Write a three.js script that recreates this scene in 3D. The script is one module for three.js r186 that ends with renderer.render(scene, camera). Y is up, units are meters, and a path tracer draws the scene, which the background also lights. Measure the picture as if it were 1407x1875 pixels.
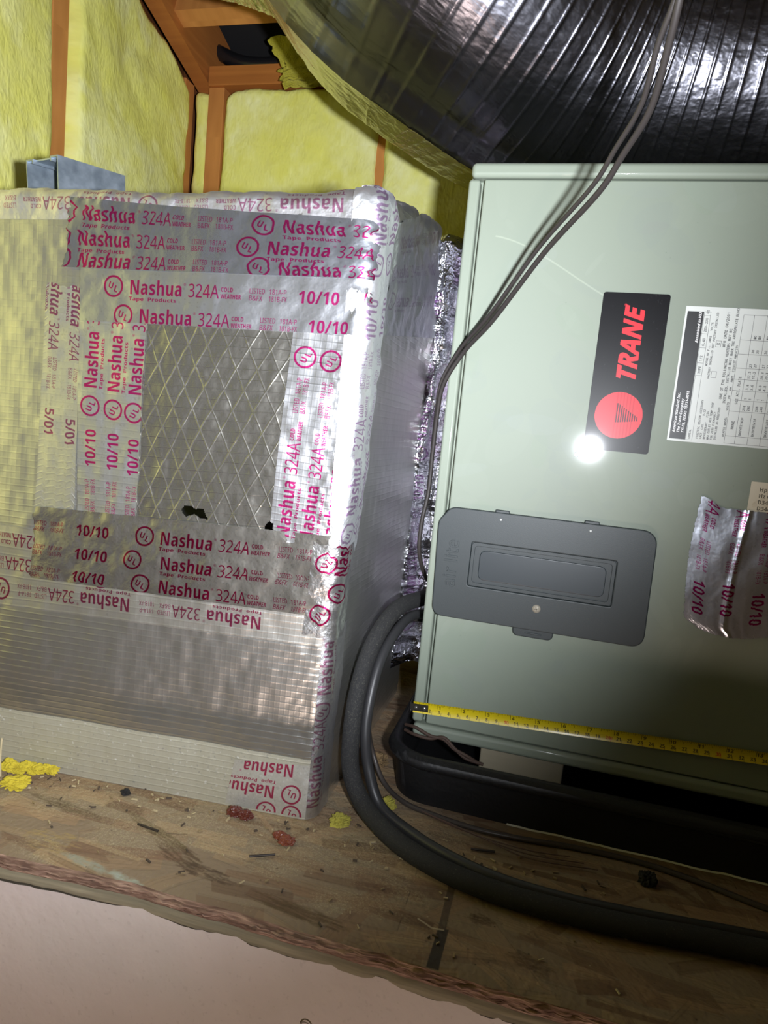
import * as THREE from 'three';
import { RoundedBoxGeometry } from 'three/addons/geometries/RoundedBoxGeometry.js';
import { mergeGeometries } from 'three/addons/utils/BufferGeometryUtils.js';
import { TextGeometry } from 'three/addons/geometries/TextGeometry.js';
import { FontLoader } from 'three/addons/loaders/FontLoader.js';

// ------------------------------------------------------------------ camera, light, exposure
const scene = new THREE.Scene();
scene.background = new THREE.Color(0x000000);
const camera = new THREE.PerspectiveCamera(75.08, 1407 / 1875, 0.02, 30);
camera.position.set(0, 0.375, 0);
camera.quaternion.setFromRotationMatrix(new THREE.Matrix4().makeBasis(
  new THREE.Vector3(0.9642, 0.0959, -0.2472), new THREE.Vector3(-0.1227, 0.9879, -0.0954), new THREE.Vector3(0.235, 0.1223, 0.9643)));
camera.updateMatrixWorld(true);
const renderer = new THREE.WebGLRenderer({ antialias: true });
renderer.toneMapping = THREE.LinearToneMapping;
renderer.toneMappingExposure = 1.0;
renderer.shadowMap.enabled = true;

// the hand torch beside the lens is the only strong light of the place
const TORCH_AT = new THREE.Vector3(0.066, 0.378, 0.0), TORCH_AIM = new THREE.Vector3(-0.8, 0.74, -0.9);
const torchLight = new THREE.SpotLight(0xf4f8ff, 5.6, 0, 1.08, 1.0, 2);
torchLight.position.copy(TORCH_AT);
torchLight.target.position.copy(TORCH_AIM);
torchLight.castShadow = true;
torchLight.shadow.radius = 0.6;
torchLight.shadow.mapSize.set(2048, 2048);
scene.add(torchLight, torchLight.target);
// added unseen fill lamp, low behind the camera, brightens the pink wall
const FILL_LAMP = new THREE.Vector3(-0.1, -0.7, 0.45), FILL_AIM = new THREE.Vector3(-0.15, -0.2, -0.43);

// ------------------------------------------------------------------ helpers
let seed = 12345;
const rnd = () => { seed = (seed * 1664525 + 1013904223) >>> 0; return seed / 4294967296; };
const rr = (a, b) => a + (b - a) * rnd();
const clamp = (x, a = 0, b = 1) => Math.min(b, Math.max(a, x));
const sstep = (a, b, x) => { const t = clamp((x - a) / (b - a)); return t * t * (3 - 2 * t); };
const lerp = (a, b, t) => a + (b - a) * t;
const h2 = (x, y, s = 0) => { let h = Math.imul(x | 0, 374761393) ^ Math.imul(y | 0, 668265263) ^ Math.imul(s | 0, 1274126177); h = Math.imul(h ^ (h >>> 13), 1274126177); return ((h ^ (h >>> 16)) >>> 0) / 4294967296; };
function vn(x, y, s = 0, p = 0) {            // value noise, tiling with period p when p > 0
  const xi = Math.floor(x), yi = Math.floor(y), fx = x - xi, fy = y - yi;
  const m = p ? (k) => ((k % p) + p) % p : (k) => k;
  const u = fx * fx * (3 - 2 * fx), v = fy * fy * (3 - 2 * fy);
  const a = h2(m(xi), m(yi), s), b = h2(m(xi + 1), m(yi), s), c = h2(m(xi), m(yi + 1), s), d = h2(m(xi + 1), m(yi + 1), s);
  return lerp(lerp(a, b, u), lerp(c, d, u), v);
}
function fbm(x, y, oct = 4, s = 0, p = 0) { let a = 0, w = 0.5, t = 0; for (let i = 0; i < oct; i++) { a += w * vn(x, y, s + i * 17, p); t += w; x *= 2; y *= 2; p *= 2; w *= 0.5; } return a / t; }
const nz = (x, y, oct = 3, s = 0) => fbm(x + 100, y + 100, oct, s) * 2 - 1;
function ridge(x, y, oct = 3, s = 0, p = 0) { let a = 0, w = 0.5, t = 0; for (let i = 0; i < oct; i++) { a += w * (1 - Math.abs(vn(x, y, s + i * 31, p) * 2 - 1)); t += w; x *= 2; y *= 2; p *= 2; w *= 0.5; } return a / t; }

function dataTex(w, h, fn, srgb = false) {
  const d = new Uint8Array(w * h * 4);
  for (let j = 0; j < h; j++) for (let i = 0; i < w; i++) {
    const c = fn(i / w, j / h), k = (j * w + i) * 4;
    if (typeof c === 'number') { d[k] = d[k + 1] = d[k + 2] = clamp(c) * 255; } else { d[k] = clamp(c[0]) * 255; d[k + 1] = clamp(c[1]) * 255; d[k + 2] = clamp(c[2]) * 255; }
    d[k + 3] = 255;
  }
  const t = new THREE.DataTexture(d, w, h); t.magFilter = THREE.LinearFilter; t.minFilter = THREE.LinearFilter;
  t.wrapS = t.wrapT = THREE.RepeatWrapping; if (srgb) t.colorSpace = THREE.SRGBColorSpace; t.needsUpdate = true; return t;
}
function rep(t, x, y) { const c = t.clone(); c.repeat.set(x, y); c.wrapS = c.wrapT = THREE.RepeatWrapping; c.needsUpdate = true; return c; }
function canvasTex(w, h, draw) {
  const c = document.createElement('canvas'); c.width = w; c.height = h; draw(c.getContext('2d'), w, h);
  const t = new THREE.CanvasTexture(c); t.colorSpace = THREE.SRGBColorSpace; t.needsUpdate = true; return t;
}
const std = (o) => new THREE.MeshStandardMaterial(o), phys = (o) => new THREE.MeshPhysicalMaterial(o);
const lin = (r, g, b) => new THREE.Color().setRGB(r, g, b);

function sheet(nu, nv, fn, keep) {           // fn(u, v) -> Vector3 ; keep(u, v) false drops the cell
  const pos = [], uv = [], idx = [];
  for (let j = 0; j <= nv; j++) for (let i = 0; i <= nu; i++) { const p = fn(i / nu, j / nv); pos.push(p.x, p.y, p.z); uv.push(i / nu, j / nv); }
  for (let j = 0; j < nv; j++) for (let i = 0; i < nu; i++) {
    if (keep && !keep((i + 0.5) / nu, (j + 0.5) / nv)) continue;
    const a = j * (nu + 1) + i, b = a + 1, c = a + nu + 1, d = c + 1; idx.push(a, b, d, a, d, c);
  }
  const g = new THREE.BufferGeometry(); g.setAttribute('position', new THREE.Float32BufferAttribute(pos, 3)); g.setAttribute('uv', new THREE.Float32BufferAttribute(uv, 2)); g.setIndex(idx); g.computeVertexNormals(); return g;
}
function uvScale(g, sx, sy) { const a = g.attributes.uv; for (let i = 0; i < a.count; i++) a.setXY(i, a.getX(i) * sx, a.getY(i) * sy); return g; }
function boxUV(g, s = 1) {                   // uv in metres from position and normal
  const p = g.attributes.position, n = g.attributes.normal, a = new Float32Array(p.count * 2);
  for (let i = 0; i < p.count; i++) {
    const ax = Math.abs(n.getX(i)), ay = Math.abs(n.getY(i)), az = Math.abs(n.getZ(i));
    const [u, v] = ax > ay && ax > az ? [p.getZ(i), p.getY(i)] : ay > az ? [p.getX(i), p.getZ(i)] : [p.getX(i), p.getY(i)];
    a[2 * i] = u * s; a[2 * i + 1] = v * s;
  }
  g.setAttribute('uv', new THREE.BufferAttribute(a, 2)); return g;
}
const V = (x, y, z) => new THREE.Vector3(x, y, z);
function boxAt(x0, x1, y0, y1, z0, z1, r = 0) {
  const g = r ? new RoundedBoxGeometry(x1 - x0, y1 - y0, z1 - z0, 3, r) : new THREE.BoxGeometry(x1 - x0, y1 - y0, z1 - z0);
  g.translate((x0 + x1) / 2, (y0 + y1) / 2, (z0 + z1) / 2); return g;
}
function tube(pts, r, seg = 200, rad = 16, closed = false) { return new THREE.TubeGeometry(new THREE.CatmullRomCurve3(pts.map((p) => V(...p)), closed, 'centripetal'), seg, r, rad, closed); }
const names = {};
function numbered(n) { const k = names[n] = (names[n] ?? -1) + 1; return k ? `${n}_${String(k).padStart(3, '0')}` : n; }
function mesh(name, g, m, parent) { const o = new THREE.Mesh(g, m); o.name = parent ? name : numbered(name); o.castShadow = o.receiveShadow = true; (parent || scene).add(o); return o; }
function group(name) { const o = new THREE.Group(); o.name = numbered(name); scene.add(o); return o; }
function tag(o, label, category, grp) { Object.assign(o.userData, { label, category }); if (grp) o.userData.group = grp; return o; }
function struct(o, label) { o.userData.kind = 'structure'; if (label) o.userData.label = label; return o; }
const inPoly = (x, y, P) => { let c = false; for (let i = 0, j = P.length - 1; i < P.length; j = i++) { const [xi, yi] = P[i], [xj, yj] = P[j]; if ((yi > y) !== (yj > y) && x < ((xj - xi) * (y - yi)) / (yj - yi) + xi) c = !c; } return c; };

// ------------------------------------------------------------------ shared textures and materials
const crinkleT = dataTex(512, 512, (u, v) => 0.55 * ridge(u * 10, v * 10, 4, 3, 10) + 0.45 * fbm(u * 26, v * 26, 3, 9, 26));
const fineT = dataTex(256, 256, (u, v) => fbm(u * 32, v * 32, 3, 5, 32));
const line = (x, w) => { const f = Math.abs(x - Math.round(x)); return Math.exp(-(f * f) / (w * w)); };
const scrimT = dataTex(1024, 1024, (u, v) => {           // 0.1 m tile: threads under the foil every 5 mm across, finer upright ones
  const wob = 0.05 * (fbm(u * 6, v * 6, 2, 2, 6) - 0.5);
  return 0.16 + 0.5 * line(v * 16 + wob, 0.11) * (0.55 + 0.45 * fbm(u * 20, v * 16, 2, 6, 20)) + 0.07 * line(u * 20 + wob, 0.12) + 0.22 * fbm(u * 14, v * 14, 4, 8, 14);
});
const scrimR = dataTex(1024, 1024, (u, v) => { const wob = 0.05 * (fbm(u * 6, v * 6, 2, 2, 6) - 0.5); return 0.16 + 0.5 * line(u * 16 + wob, 0.11) * (0.55 + 0.45 * fbm(u * 16, v * 20, 2, 6, 0)) + 0.07 * line(v * 20 + wob, 0.12) + 0.22 * fbm(u * 14, v * 14, 4, 8, 14); });
const diamondT = dataTex(1024, 1024, (u, v) => {
  const wb = 0.12 * (fbm(u * 5, v * 5, 3, 6, 5) - 0.5), a = u * 6 + v * 3 + wb, b = u * 6 - v * 3 + wb, brk = 0.35 + 0.65 * fbm(u * 16, v * 16, 2, 3, 16);
  return 0.15 + 0.4 * brk * Math.max(line(a, 0.035), line(b, 0.035)) + 0.3 * line(v * 12 + wb, 0.04) + 0.22 * fbm(u * 12, v * 12, 4, 4, 12) + 0.12 * fbm(u * 60, v * 60, 2, 14, 60);
});
const battT = dataTex(512, 512, (u, v) => {
  const a = fbm(u * 5, v * 5, 4, 1, 5), b = fbm(u * 40, v * 24, 3, 7, 40), c = ridge(u * 8, v * 8, 3, 12, 8);
  const pale = clamp((a - 0.42) * 2.2 + (b - 0.5) * 0.7);
  return [0.945 + 0.04 * pale + 0.03 * (b - 0.5), 0.935 + 0.05 * pale + 0.03 * (b - 0.5), 0.5 + 0.24 * pale + 0.1 * (c - 0.6)];
}, true);
const battB = dataTex(512, 512, (u, v) => 0.5 * fbm(u * 9, v * 9, 5, 21, 9) + 0.3 * ridge(u * 7, v * 7, 3, 23, 7) + 0.2 * fbm(u * 90, v * 40, 2, 25, 90));
const woodT = dataTex(512, 512, (u, v) => {
  const g = fbm(u * 3 + 0.6 * fbm(u * 2, v * 2, 2, 31, 2), v * 40, 4, 33, 0), k = fbm(u * 4, v * 4, 3, 35, 4);
  const t = 0.6 * g + 0.4 * k; return [0.78 + 0.2 * (t - 0.4), 0.57 + 0.2 * (t - 0.4), 0.33 + 0.16 * (t - 0.4)];
}, true);
const woodUp = (() => { const t = woodT.clone(); t.rotation = Math.PI / 2; t.repeat.set(3, 1.5); t.needsUpdate = true; return t; })();
const M = {
  batt: std({ map: rep(battT, 2.2, 2.2), bumpMap: rep(battB, 3, 3), bumpScale: 0.005, roughness: 1 }),
  stud: std({ map: woodUp, color: 0xffead2, roughness: 0.75, bumpMap: woodUp, bumpScale: 0.0006 }),
  beam: std({ map: rep(woodT, 1.5, 3), color: 0xe0bd92, roughness: 0.78, bumpMap: rep(woodT, 1.5, 3), bumpScale: 0.0006 }),
  deck: std({ map: rep(woodT, 1, 2), color: 0x8a6a44, roughness: 0.85 }),
  nearBlack: std({ color: lin(0.012, 0.011, 0.012), roughness: 0.9 }),
  foil: std({ color: lin(0.68, 0.68, 0.65), metalness: 0.95, roughness: 0.33, bumpMap: rep(scrimT, 10, 10), bumpScale: 0.00036 }),
  foilSmooth: std({ color: lin(0.8, 0.8, 0.83), metalness: 1, roughness: 0.24, bumpMap: rep(crinkleT, 6, 6), bumpScale: 0.0012 }),
  diamond: std({ color: lin(0.56, 0.55, 0.5), metalness: 0.95, roughness: 0.26, bumpMap: rep(diamondT, 1.3, 1.7), bumpScale: 0.0005 }),
  tar: std({ color: lin(0.012, 0.011, 0.011), roughness: 0.9 }),
  film: std({ color: lin(0.17, 0.17, 0.195), metalness: 1, roughness: 0.25, bumpMap: rep(crinkleT, 5, 3), bumpScale: 0.0011 }),
  rubber: std({ map: canvasTex(2048, 128, (c, w, h) => { c.fillStyle = '#242425'; c.fillRect(0, 0, w, h); seed = 8181; for (let i = 0; i < 60000; i++) { const u = rnd(), p = fbm(u * 30, rnd() * 3, 3, 141); const want = sstep(0.1, 0.2, u) * sstep(0.5, 0.34, u) * 0.9 + 0.12; if (rnd() * 0.75 > p * want) continue; c.globalAlpha = rr(0.08, 0.34); c.fillStyle = ['#8f8c74', '#77745f', '#a09c84'][(rnd() * 3) | 0]; const q = rr(0.4, 1.1); c.fillRect(u * w, rnd() * h, q * 1.3, q * 1.6); } }), roughness: 0.85, bumpMap: rep(fineT, 60, 3), bumpScale: 0.0004 }),
  pan: std({ color: lin(0.009, 0.009, 0.01), roughness: 0.5, bumpMap: rep(fineT, 8, 8), bumpScale: 0.0003 }),
  zinc: std({ map: dataTex(256, 256, (u, v) => { const t = fbm(u * 12, v * 12, 4, 41, 12); return [0.5 + 0.3 * t, 0.55 + 0.3 * t, 0.6 + 0.3 * t]; }, true), metalness: 0.75, roughness: 0.42 }),
  pink: std({ color: lin(0.6, 0.5, 0.47), roughness: 0.75, bumpMap: rep(fineT, 10, 10), bumpScale: 0.0005 }),
  cable: std({ color: lin(0.022, 0.018, 0.017), roughness: 0.55 }),
};

// ------------------------------------------------------------------ setting: walls, floor, roof
const roofY = (z) => 1.115 + 0.305 * (z + 1.46), SL = Math.atan(0.305);
{ // left wall: studs every 0.406 m along z, sheathing behind
  const w = struct(group('wall_left'), 'wood framed attic wall with bare studs at the left');
  const top = (z) => roofY(z);
  const sh = new THREE.Shape(); sh.moveTo(-1.6, -1.6); sh.lineTo(1.4, -1.6); sh.lineTo(1.4, roofY(1.4) + 0.2); sh.lineTo(-1.6, roofY(-1.6) + 0.2);
  const g = new THREE.ExtrudeGeometry(sh, { depth: 0.03, bevelEnabled: false }); g.rotateY(-Math.PI / 2); g.translate(-0.985, 0, 0);
  mesh('sheathing', boxUV(g), M.deck, w);
  for (const z of [-1.444, -1.038, -0.632, -0.226, 0.18, 0.586]) mesh('stud', boxUV(boxAt(-0.988, -0.9, -0.02, top(z - 0.02), z - 0.0195, z + 0.0195, 0.002)), M.stud, w);
}
{ // back wall
  const w = struct(group('wall_back'), 'low framed knee wall at the back of the attic');
  mesh('sheathing', boxUV(boxAt(-1.0, 1.4, -0.05, 1.2, -1.58, -1.55)), M.deck, w);
  for (const x of [-0.842, -0.437, -0.03, 0.376, 0.782]) mesh('stud', boxUV(boxAt(x - 0.0195, x + 0.0195, -0.01, 1.108, -1.548, -1.46, 0.002)), M.stud, w);
  mesh('top_plate', boxUV(boxAt(-0.86, 1.38, 1.108, 1.15, -1.548, -1.452, 0.002)), M.beam, w);
}
{ // roof: deck, rafters, a purlin between them
  const c = struct(group('ceiling'), 'sloping roof of bare rafters and brown deck boards');
  const slope = (x0, x1, z0, z1, up0, up1) => { const g = new THREE.BoxGeometry(x1 - x0, up1 - up0, (z1 - z0) / Math.cos(SL)); g.rotateX(SL > 0 ? -SL : 0); const zc = (z0 + z1) / 2; g.translate((x0 + x1) / 2, roofY(zc) + (up0 + up1) / 2 / Math.cos(SL), zc); return boxUV(g); };
  mesh('deck', slope(-1.05, 1.45, -1.325, 1.45, 0.145, 0.165), M.deck, c);
  mesh('dark_underside', slope(-1.05, 1.45, -1.95, -1.325, 0.15, 0.17), M.nearBlack, c);  // near-black slope continuing the roof beyond the purlin
  for (const x of [-0.881, -0.272, 0.338, 0.948]) mesh('rafter', slope(x - 0.019, x + 0.019, -1.9, 1.4, 0, 0.14), M.beam, c);
  mesh('purlin', slope(-0.862, -0.291, -1.352, -1.314, 0.02, 0.06), M.stud, c);
  mesh('purlin', slope(-0.253, 0.319, -1.352, -1.314, 0.02, 0.06), M.stud, c);
  mesh('eave_board', boxUV(boxAt(-1.05, 1.45, 1.0, 1.3, -1.97, -1.94)), M.nearBlack, c);
}
// the strand board platform with its worn front edge
const edgeZ = (x) => -0.435 + 0.012 * sstep(-0.25, -0.45, x) + 0.0018 * nz(x * 40, 3, 3, 51);
{
  const osb = canvasTex(2048, 1024, (c, w, h) => {       // covers x -0.62..0.48 (1.1 m), z -0.97..-0.42 (0.55 m)
    const X = (x) => ((x + 0.62) / 1.1) * w, Z = (z) => ((z + 0.97) / 0.55) * h, k = w / 1.1;
    c.fillStyle = '#82705a'; c.fillRect(0, 0, w, h);
    const tones = ['#94785a', '#7c6048', '#9c8262', '#684e3a', '#8a6f54', '#a38a66', '#745a44', '#5c4430', '#967a5c', '#84684e'];
    for (let i = 0; i < 900; i++) {
      const x = rnd() * w, y = rnd() * h, L = rr(0.03, 0.11) * k, W = rr(0.006, 0.022) * k, a = (rnd() - 0.5) * (rnd() < 0.8 ? 0.5 : 2.6);
      c.save(); c.translate(x, y); c.rotate(a); c.globalAlpha = rr(0.25, 0.7); c.fillStyle = tones[(rnd() * tones.length) | 0];
      c.beginPath(); c.moveTo(-L / 2, -W / 2 * rr(0.3, 1)); c.lineTo(L / 2 * rr(0.8, 1), -W / 2); c.lineTo(L / 2, W / 2 * rr(0.2, 1)); c.lineTo(-L / 2 * rr(0.8, 1), W / 2); c.closePath(); c.fill();
      c.globalAlpha = 0.16; c.strokeStyle = '#33271a'; c.lineWidth = 1; for (let q = 0; q < 4; q++) { const yy = rr(-W / 2, W / 2); c.beginPath(); c.moveTo(-L / 2, yy); c.lineTo(L / 2, yy + rr(-2, 2)); c.stroke(); }
      c.restore();
    }
    // dark worn flakes and stains the photograph shows
    const blot = (x, z, rx, rz, a, col, al) => { c.save(); c.translate(X(x), Z(z)); c.rotate(a); c.strokeStyle = col; for (let q = 0; q < 130; q++) { const t = rnd() * 6.283, r = Math.sqrt(rnd()); const px = Math.cos(t) * r * rx * k * 0.8, py = Math.sin(t) * r * rz * k, L = rr(0.1, 0.45) * rx * k; c.globalAlpha = al * rr(0.12, 0.5); c.lineWidth = rr(1, 4); c.beginPath(); c.moveTo(px - L / 2, py + rr(-2, 2)); c.lineTo(px + L / 2, py + rr(-2, 2)); c.stroke(); } c.restore(); };
    blot(-0.376, -0.452, 0.032, 0.014, 0, '#9c8452', 0.75);
    blot(-0.267, -0.478, 0.034, 0.01, 0.35, '#4a3622', 0.85); blot(-0.235, -0.465, 0.03, 0.007, 0.1, '#3f2e1e', 0.7); blot(-0.3, -0.497, 0.05, 0.005, 0.35, '#55452a', 0.7);
    blot(-0.15, -0.452, 0.05, 0.007, 0.12, '#4f3c22', 0.8); blot(-0.4, -0.5, 0.05, 0.005, 0.1, '#4d3d28', 0.6); blot(-0.33, -0.44, 0.03, 0.004, 0.12, '#8c9284', 0.55); blot(-0.29, -0.437, 0.02, 0.003, 0.12, '#9aa396', 0.5);
    blot(0.03, -0.465, 0.02, 0.008, 0.2, '#4d3a26', 0.6); blot(-0.01, -0.495, 0.012, 0.006, 0, '#4a3823', 0.6);
    c.save(); c.globalAlpha = 0.8; c.fillStyle = '#231e1b'; c.beginPath(); c.moveTo(X(-0.043), Z(-0.436)); c.lineTo(X(-0.034), Z(-0.436)); c.lineTo(X(-0.033), Z(-0.475)); c.lineTo(X(-0.041), Z(-0.472)); c.fill(); c.globalAlpha = 0.45; c.fillRect(X(-0.041), Z(-0.535), 0.006 * k, 0.065 * k); c.restore();
    c.strokeStyle = '#c9bda4'; c.globalAlpha = 0.7; c.lineWidth = 3; c.beginPath(); c.moveTo(X(-0.058), Z(-0.478)); c.lineTo(X(-0.046), Z(-0.472)); c.lineTo(X(-0.036), Z(-0.473)); c.stroke();
    // sawdust: grains, thick along the duct box and thinning away from it
    for (let i = 0; i < 420000; i++) {
      const x = rr(-0.62, 0.02), z = rr(-0.66, -0.43); const d = Math.abs(z + 0.535 + 0.085 * (x + 0.5)) / 0.055 + Math.max(0, x + 0.12) / 0.06;
      const patch = fbm(x * 16 + 40, z * 34 + 40, 5, 71); if (patch * 1.7 + 0.25 * (rnd() - 0.5) < 0.2 + d * 0.45) continue;
      c.globalAlpha = rr(0.12, 0.42); c.fillStyle = ['#beb490', '#a39772', '#beb290', '#948866', '#877b5c'][(rnd() * 5) | 0]; const s = rr(0.5, 1.5); c.fillRect(X(x), Z(z), s, s);
    }
    for (let i = 0; i < 700; i++) { c.globalAlpha = rr(0.3, 0.8); c.fillStyle = rnd() < 0.7 ? '#2d2319' : '#cabf9f'; const s = rr(0.8, 3); c.fillRect(rnd() * w, rnd() * h, s, s * rr(0.5, 1.2)); }
    for (let i = 0; i < 120; i++) { c.globalAlpha = rr(0.2, 0.5); c.strokeStyle = rnd() < 0.6 ? '#33271b' : '#ac9a76'; c.lineWidth = rr(0.8, 2); const x = rnd() * w, y = rnd() * h, L = rr(10, 60), a = rr(-0.4, 0.4); c.beginPath(); c.moveTo(x, y); c.lineTo(x + L * Math.cos(a), y + L * Math.sin(a)); c.stroke(); }
  });
  osb.wrapS = osb.wrapT = THREE.RepeatWrapping;
  const osbB = dataTex(512, 512, (u, v) => 0.6 * fbm(u * 12, v * 30, 4, 81, 0) + 0.4 * fbm(u * 90, v * 90, 2, 83, 90));
  const mTop = std({ map: osb, roughness: 0.82, bumpMap: rep(osbB, 4, 2), bumpScale: 0.0016 });
  const fl = struct(new THREE.Group(), 'dusty brown strand board platform carrying the equipment'); fl.name = 'floor'; scene.add(fl);
  const g = sheet(440, 120, (u, v) => { const x = -0.98 + 2.36 * u, ez = edgeZ(x), z = lerp(ez, -1.548, v < 0.6 ? v * 0.55 : 0.33 + (v - 0.6) * 1.675); return V(x, 0.0008 * nz(x * 18, z * 30, 3, 85) - 0.0025 * sstep(ez - 0.008, ez, z), z); });
  { const p = g.attributes.position, a = g.attributes.uv; for (let i = 0; i < p.count; i++) a.setXY(i, (p.getX(i) + 0.62) / 1.1, 1 - (p.getZ(i) + 0.97) / 0.55); }
  mesh('board_top', g, mTop, fl);
  const fib = dataTex(1024, 64, (u, v) => { const t = fbm(u * 110, v * 9, 4, 91, 0), k = fbm(u * 14, v * 2, 3, 93, 0), s = fbm(u * 300, v * 12, 2, 95, 0); const d = clamp((t * 0.6 + s * 0.4 - 0.3) * 1.7); return [0.36 + 0.44 * d + 0.05 * k, 0.29 + 0.4 * d, 0.24 + 0.36 * d]; }, true);
  const mFib = std({ map: fib, roughness: 0.95, bumpMap: fib, bumpScale: 0.003 });
  const e = sheet(600, 14, (u, v) => { const x = -0.98 + 2.36 * u, y = lerp(-0.0135, -0.0016, v); const b = Math.sin(Math.PI * v); return V(x, y + 0.0006 * nz(x * 60, v * 3, 2, 97), edgeZ(x) + 0.0022 * b + 0.003 * nz(x * 190, v * 7, 3, 99) * b); });
  mesh('board_edge', e, mFib, fl);
  mesh('board_core', boxUV(boxAt(-0.98, 1.38, -0.014, -0.003, -1.548, -0.444)), M.deck, fl);
  // the grey-brown strip under the board
  const strip = dataTex(1024, 64, (u, v) => { const t = fbm(u * 40, v * 5, 4, 101, 0), b = fbm(u * 24, 1, 3, 103, 0); const dark = v < 0.12 + 0.25 * (b - 0.4) ? 0.45 : 1; return [(0.42 + 0.22 * t) * dark, (0.4 + 0.2 * t) * dark, (0.33 + 0.17 * t) * dark]; }, true);
  const s = sheet(400, 10, (u, v) => { const x = -0.98 + 2.36 * u; const b = Math.sin(Math.PI * v); return V(x, lerp(-0.0255 + 0.0012 * nz(x * 35, 7, 3, 105), -0.0125, v), edgeZ(x) - 0.001 + 0.0015 * b + 0.0006 * nz(x * 80, v * 4, 2, 107)); });
  struct(mesh('trim_1', s, std({ map: strip, roughness: 0.9, bumpMap: strip, bumpScale: 0.0015 })), 'grey brown edge strip below the platform board');
}
{ // the pink painted wall under the platform and the room behind the camera
  const g = sheet(240, 60, (u, v) => { const x = -0.985 + 2.37 * u, y = -1.6 + 1.58 * v; return V(x, y, edgeZ(x) * 0.2 - 0.8 * 0.4355 + 0.0024 * sstep(-0.45, -0.25, x) - 0.002 + 0.0006 * nz(x * 9, y * 9, 2, 111)); });
  const paint = dataTex(1024, 1024, (u, v) => { const t = fbm(u * 30, v * 30, 3, 113, 30), k = fbm(u * 7, v * 7, 3, 115, 7); const sp = fbm(u * 300, v * 300, 2, 117, 300) > 0.8 ? -0.03 : 0; return [0.815 + 0.03 * (t - 0.5) + 0.03 * (k - 0.5) + sp, 0.77 + 0.03 * (t - 0.5) + sp, 0.75 + 0.03 * (t - 0.5) + sp]; }, true);
  const m = std({ map: rep(paint, 3, 2), roughness: 0.7, bumpMap: rep(fineT, 12, 8), bumpScale: 0.0004 });
  const w = struct(new THREE.Group(), 'pink painted wall below the platform'); w.name = 'wall_front'; scene.add(w);
  mesh('painted_face', g, m, w);
  mesh('wall_core', boxUV(boxAt(-0.985, 1.385, -1.6, -0.026, -0.56, -0.45)), M.deck, w);
  const ring = new THREE.TorusGeometry(0.0042, 0.0006, 8, 28); ring.scale(1, 1, 0.25); ring.translate(-0.128, -0.077, -0.4336);
  mesh('screw_dimple', ring, M.pink, w);
  struct(mesh('wall_rear', boxUV(boxAt(-1.0, 1.42, -1.6, 2.1, 1.4, 1.44)), M.pink), 'pink wall of the room behind');
  struct(mesh('wall_right', boxUV(boxAt(1.385, 1.42, -1.6, 2.1, -1.6, 1.44)), M.pink), 'pink wall at the far right');
  struct(mesh('floor_lower', boxUV(boxAt(-1.0, 1.42, -1.64, -1.6, -0.56, 1.44)), M.deck), 'floor of the room below');
}

// ------------------------------------------------------------------ fibreglass batts
function batt(name, o, U, Vv, N, w, hFn, depth, sd, label, extra = 0) {
  const nu = Math.max(14, Math.round(w / 0.008)), nv = 130;
  const g = sheet(nu, nv, (a, b) => {
    const hmax = hFn(a), e = Math.min(a, 1 - a) * w, f = Math.min(b, 1 - b) * hmax;
    const ea = clamp(e / 0.018), fb = clamp(f / 0.022);
    const pil = Math.pow(ea * (2 - ea), 0.5) * Math.pow(fb * (2 - fb), 0.5);
    const x = a * w, y = b * hmax;
    const bulge = pil * (depth + 0.009 * nz(x * 6, y * 6, 2, sd) + 0.0035 * nz(x * 18, y * 14, 3, sd + 3) - extra * 0.01 * Math.pow(ridge(x * 5 + y * 2, y * 6, 2, sd + 5), 3));
    const jx = (0.008 * nz(y * 16, 5, 3, sd + 7)) * (1 - ea), jy = 0.012 * nz(x * 26, 9, 3, sd + 9) * (1 - fb);
    return V(...o).addScaledVector(U, x + jx * (a < 0.5 ? 1 : -1)).addScaledVector(Vv, y + jy).addScaledVector(N, bulge);
  });
  const p = g.attributes.uv; for (let i = 0; i < p.count; i++) p.setXY(i, p.getX(i) * w + sd * 0.13, p.getY(i) * hFn(0.5) + sd * 0.29);
  return tag(mesh(name, g, M.batt), label, 'insulation', 'yellow fibreglass batts between the studs');
}
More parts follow.
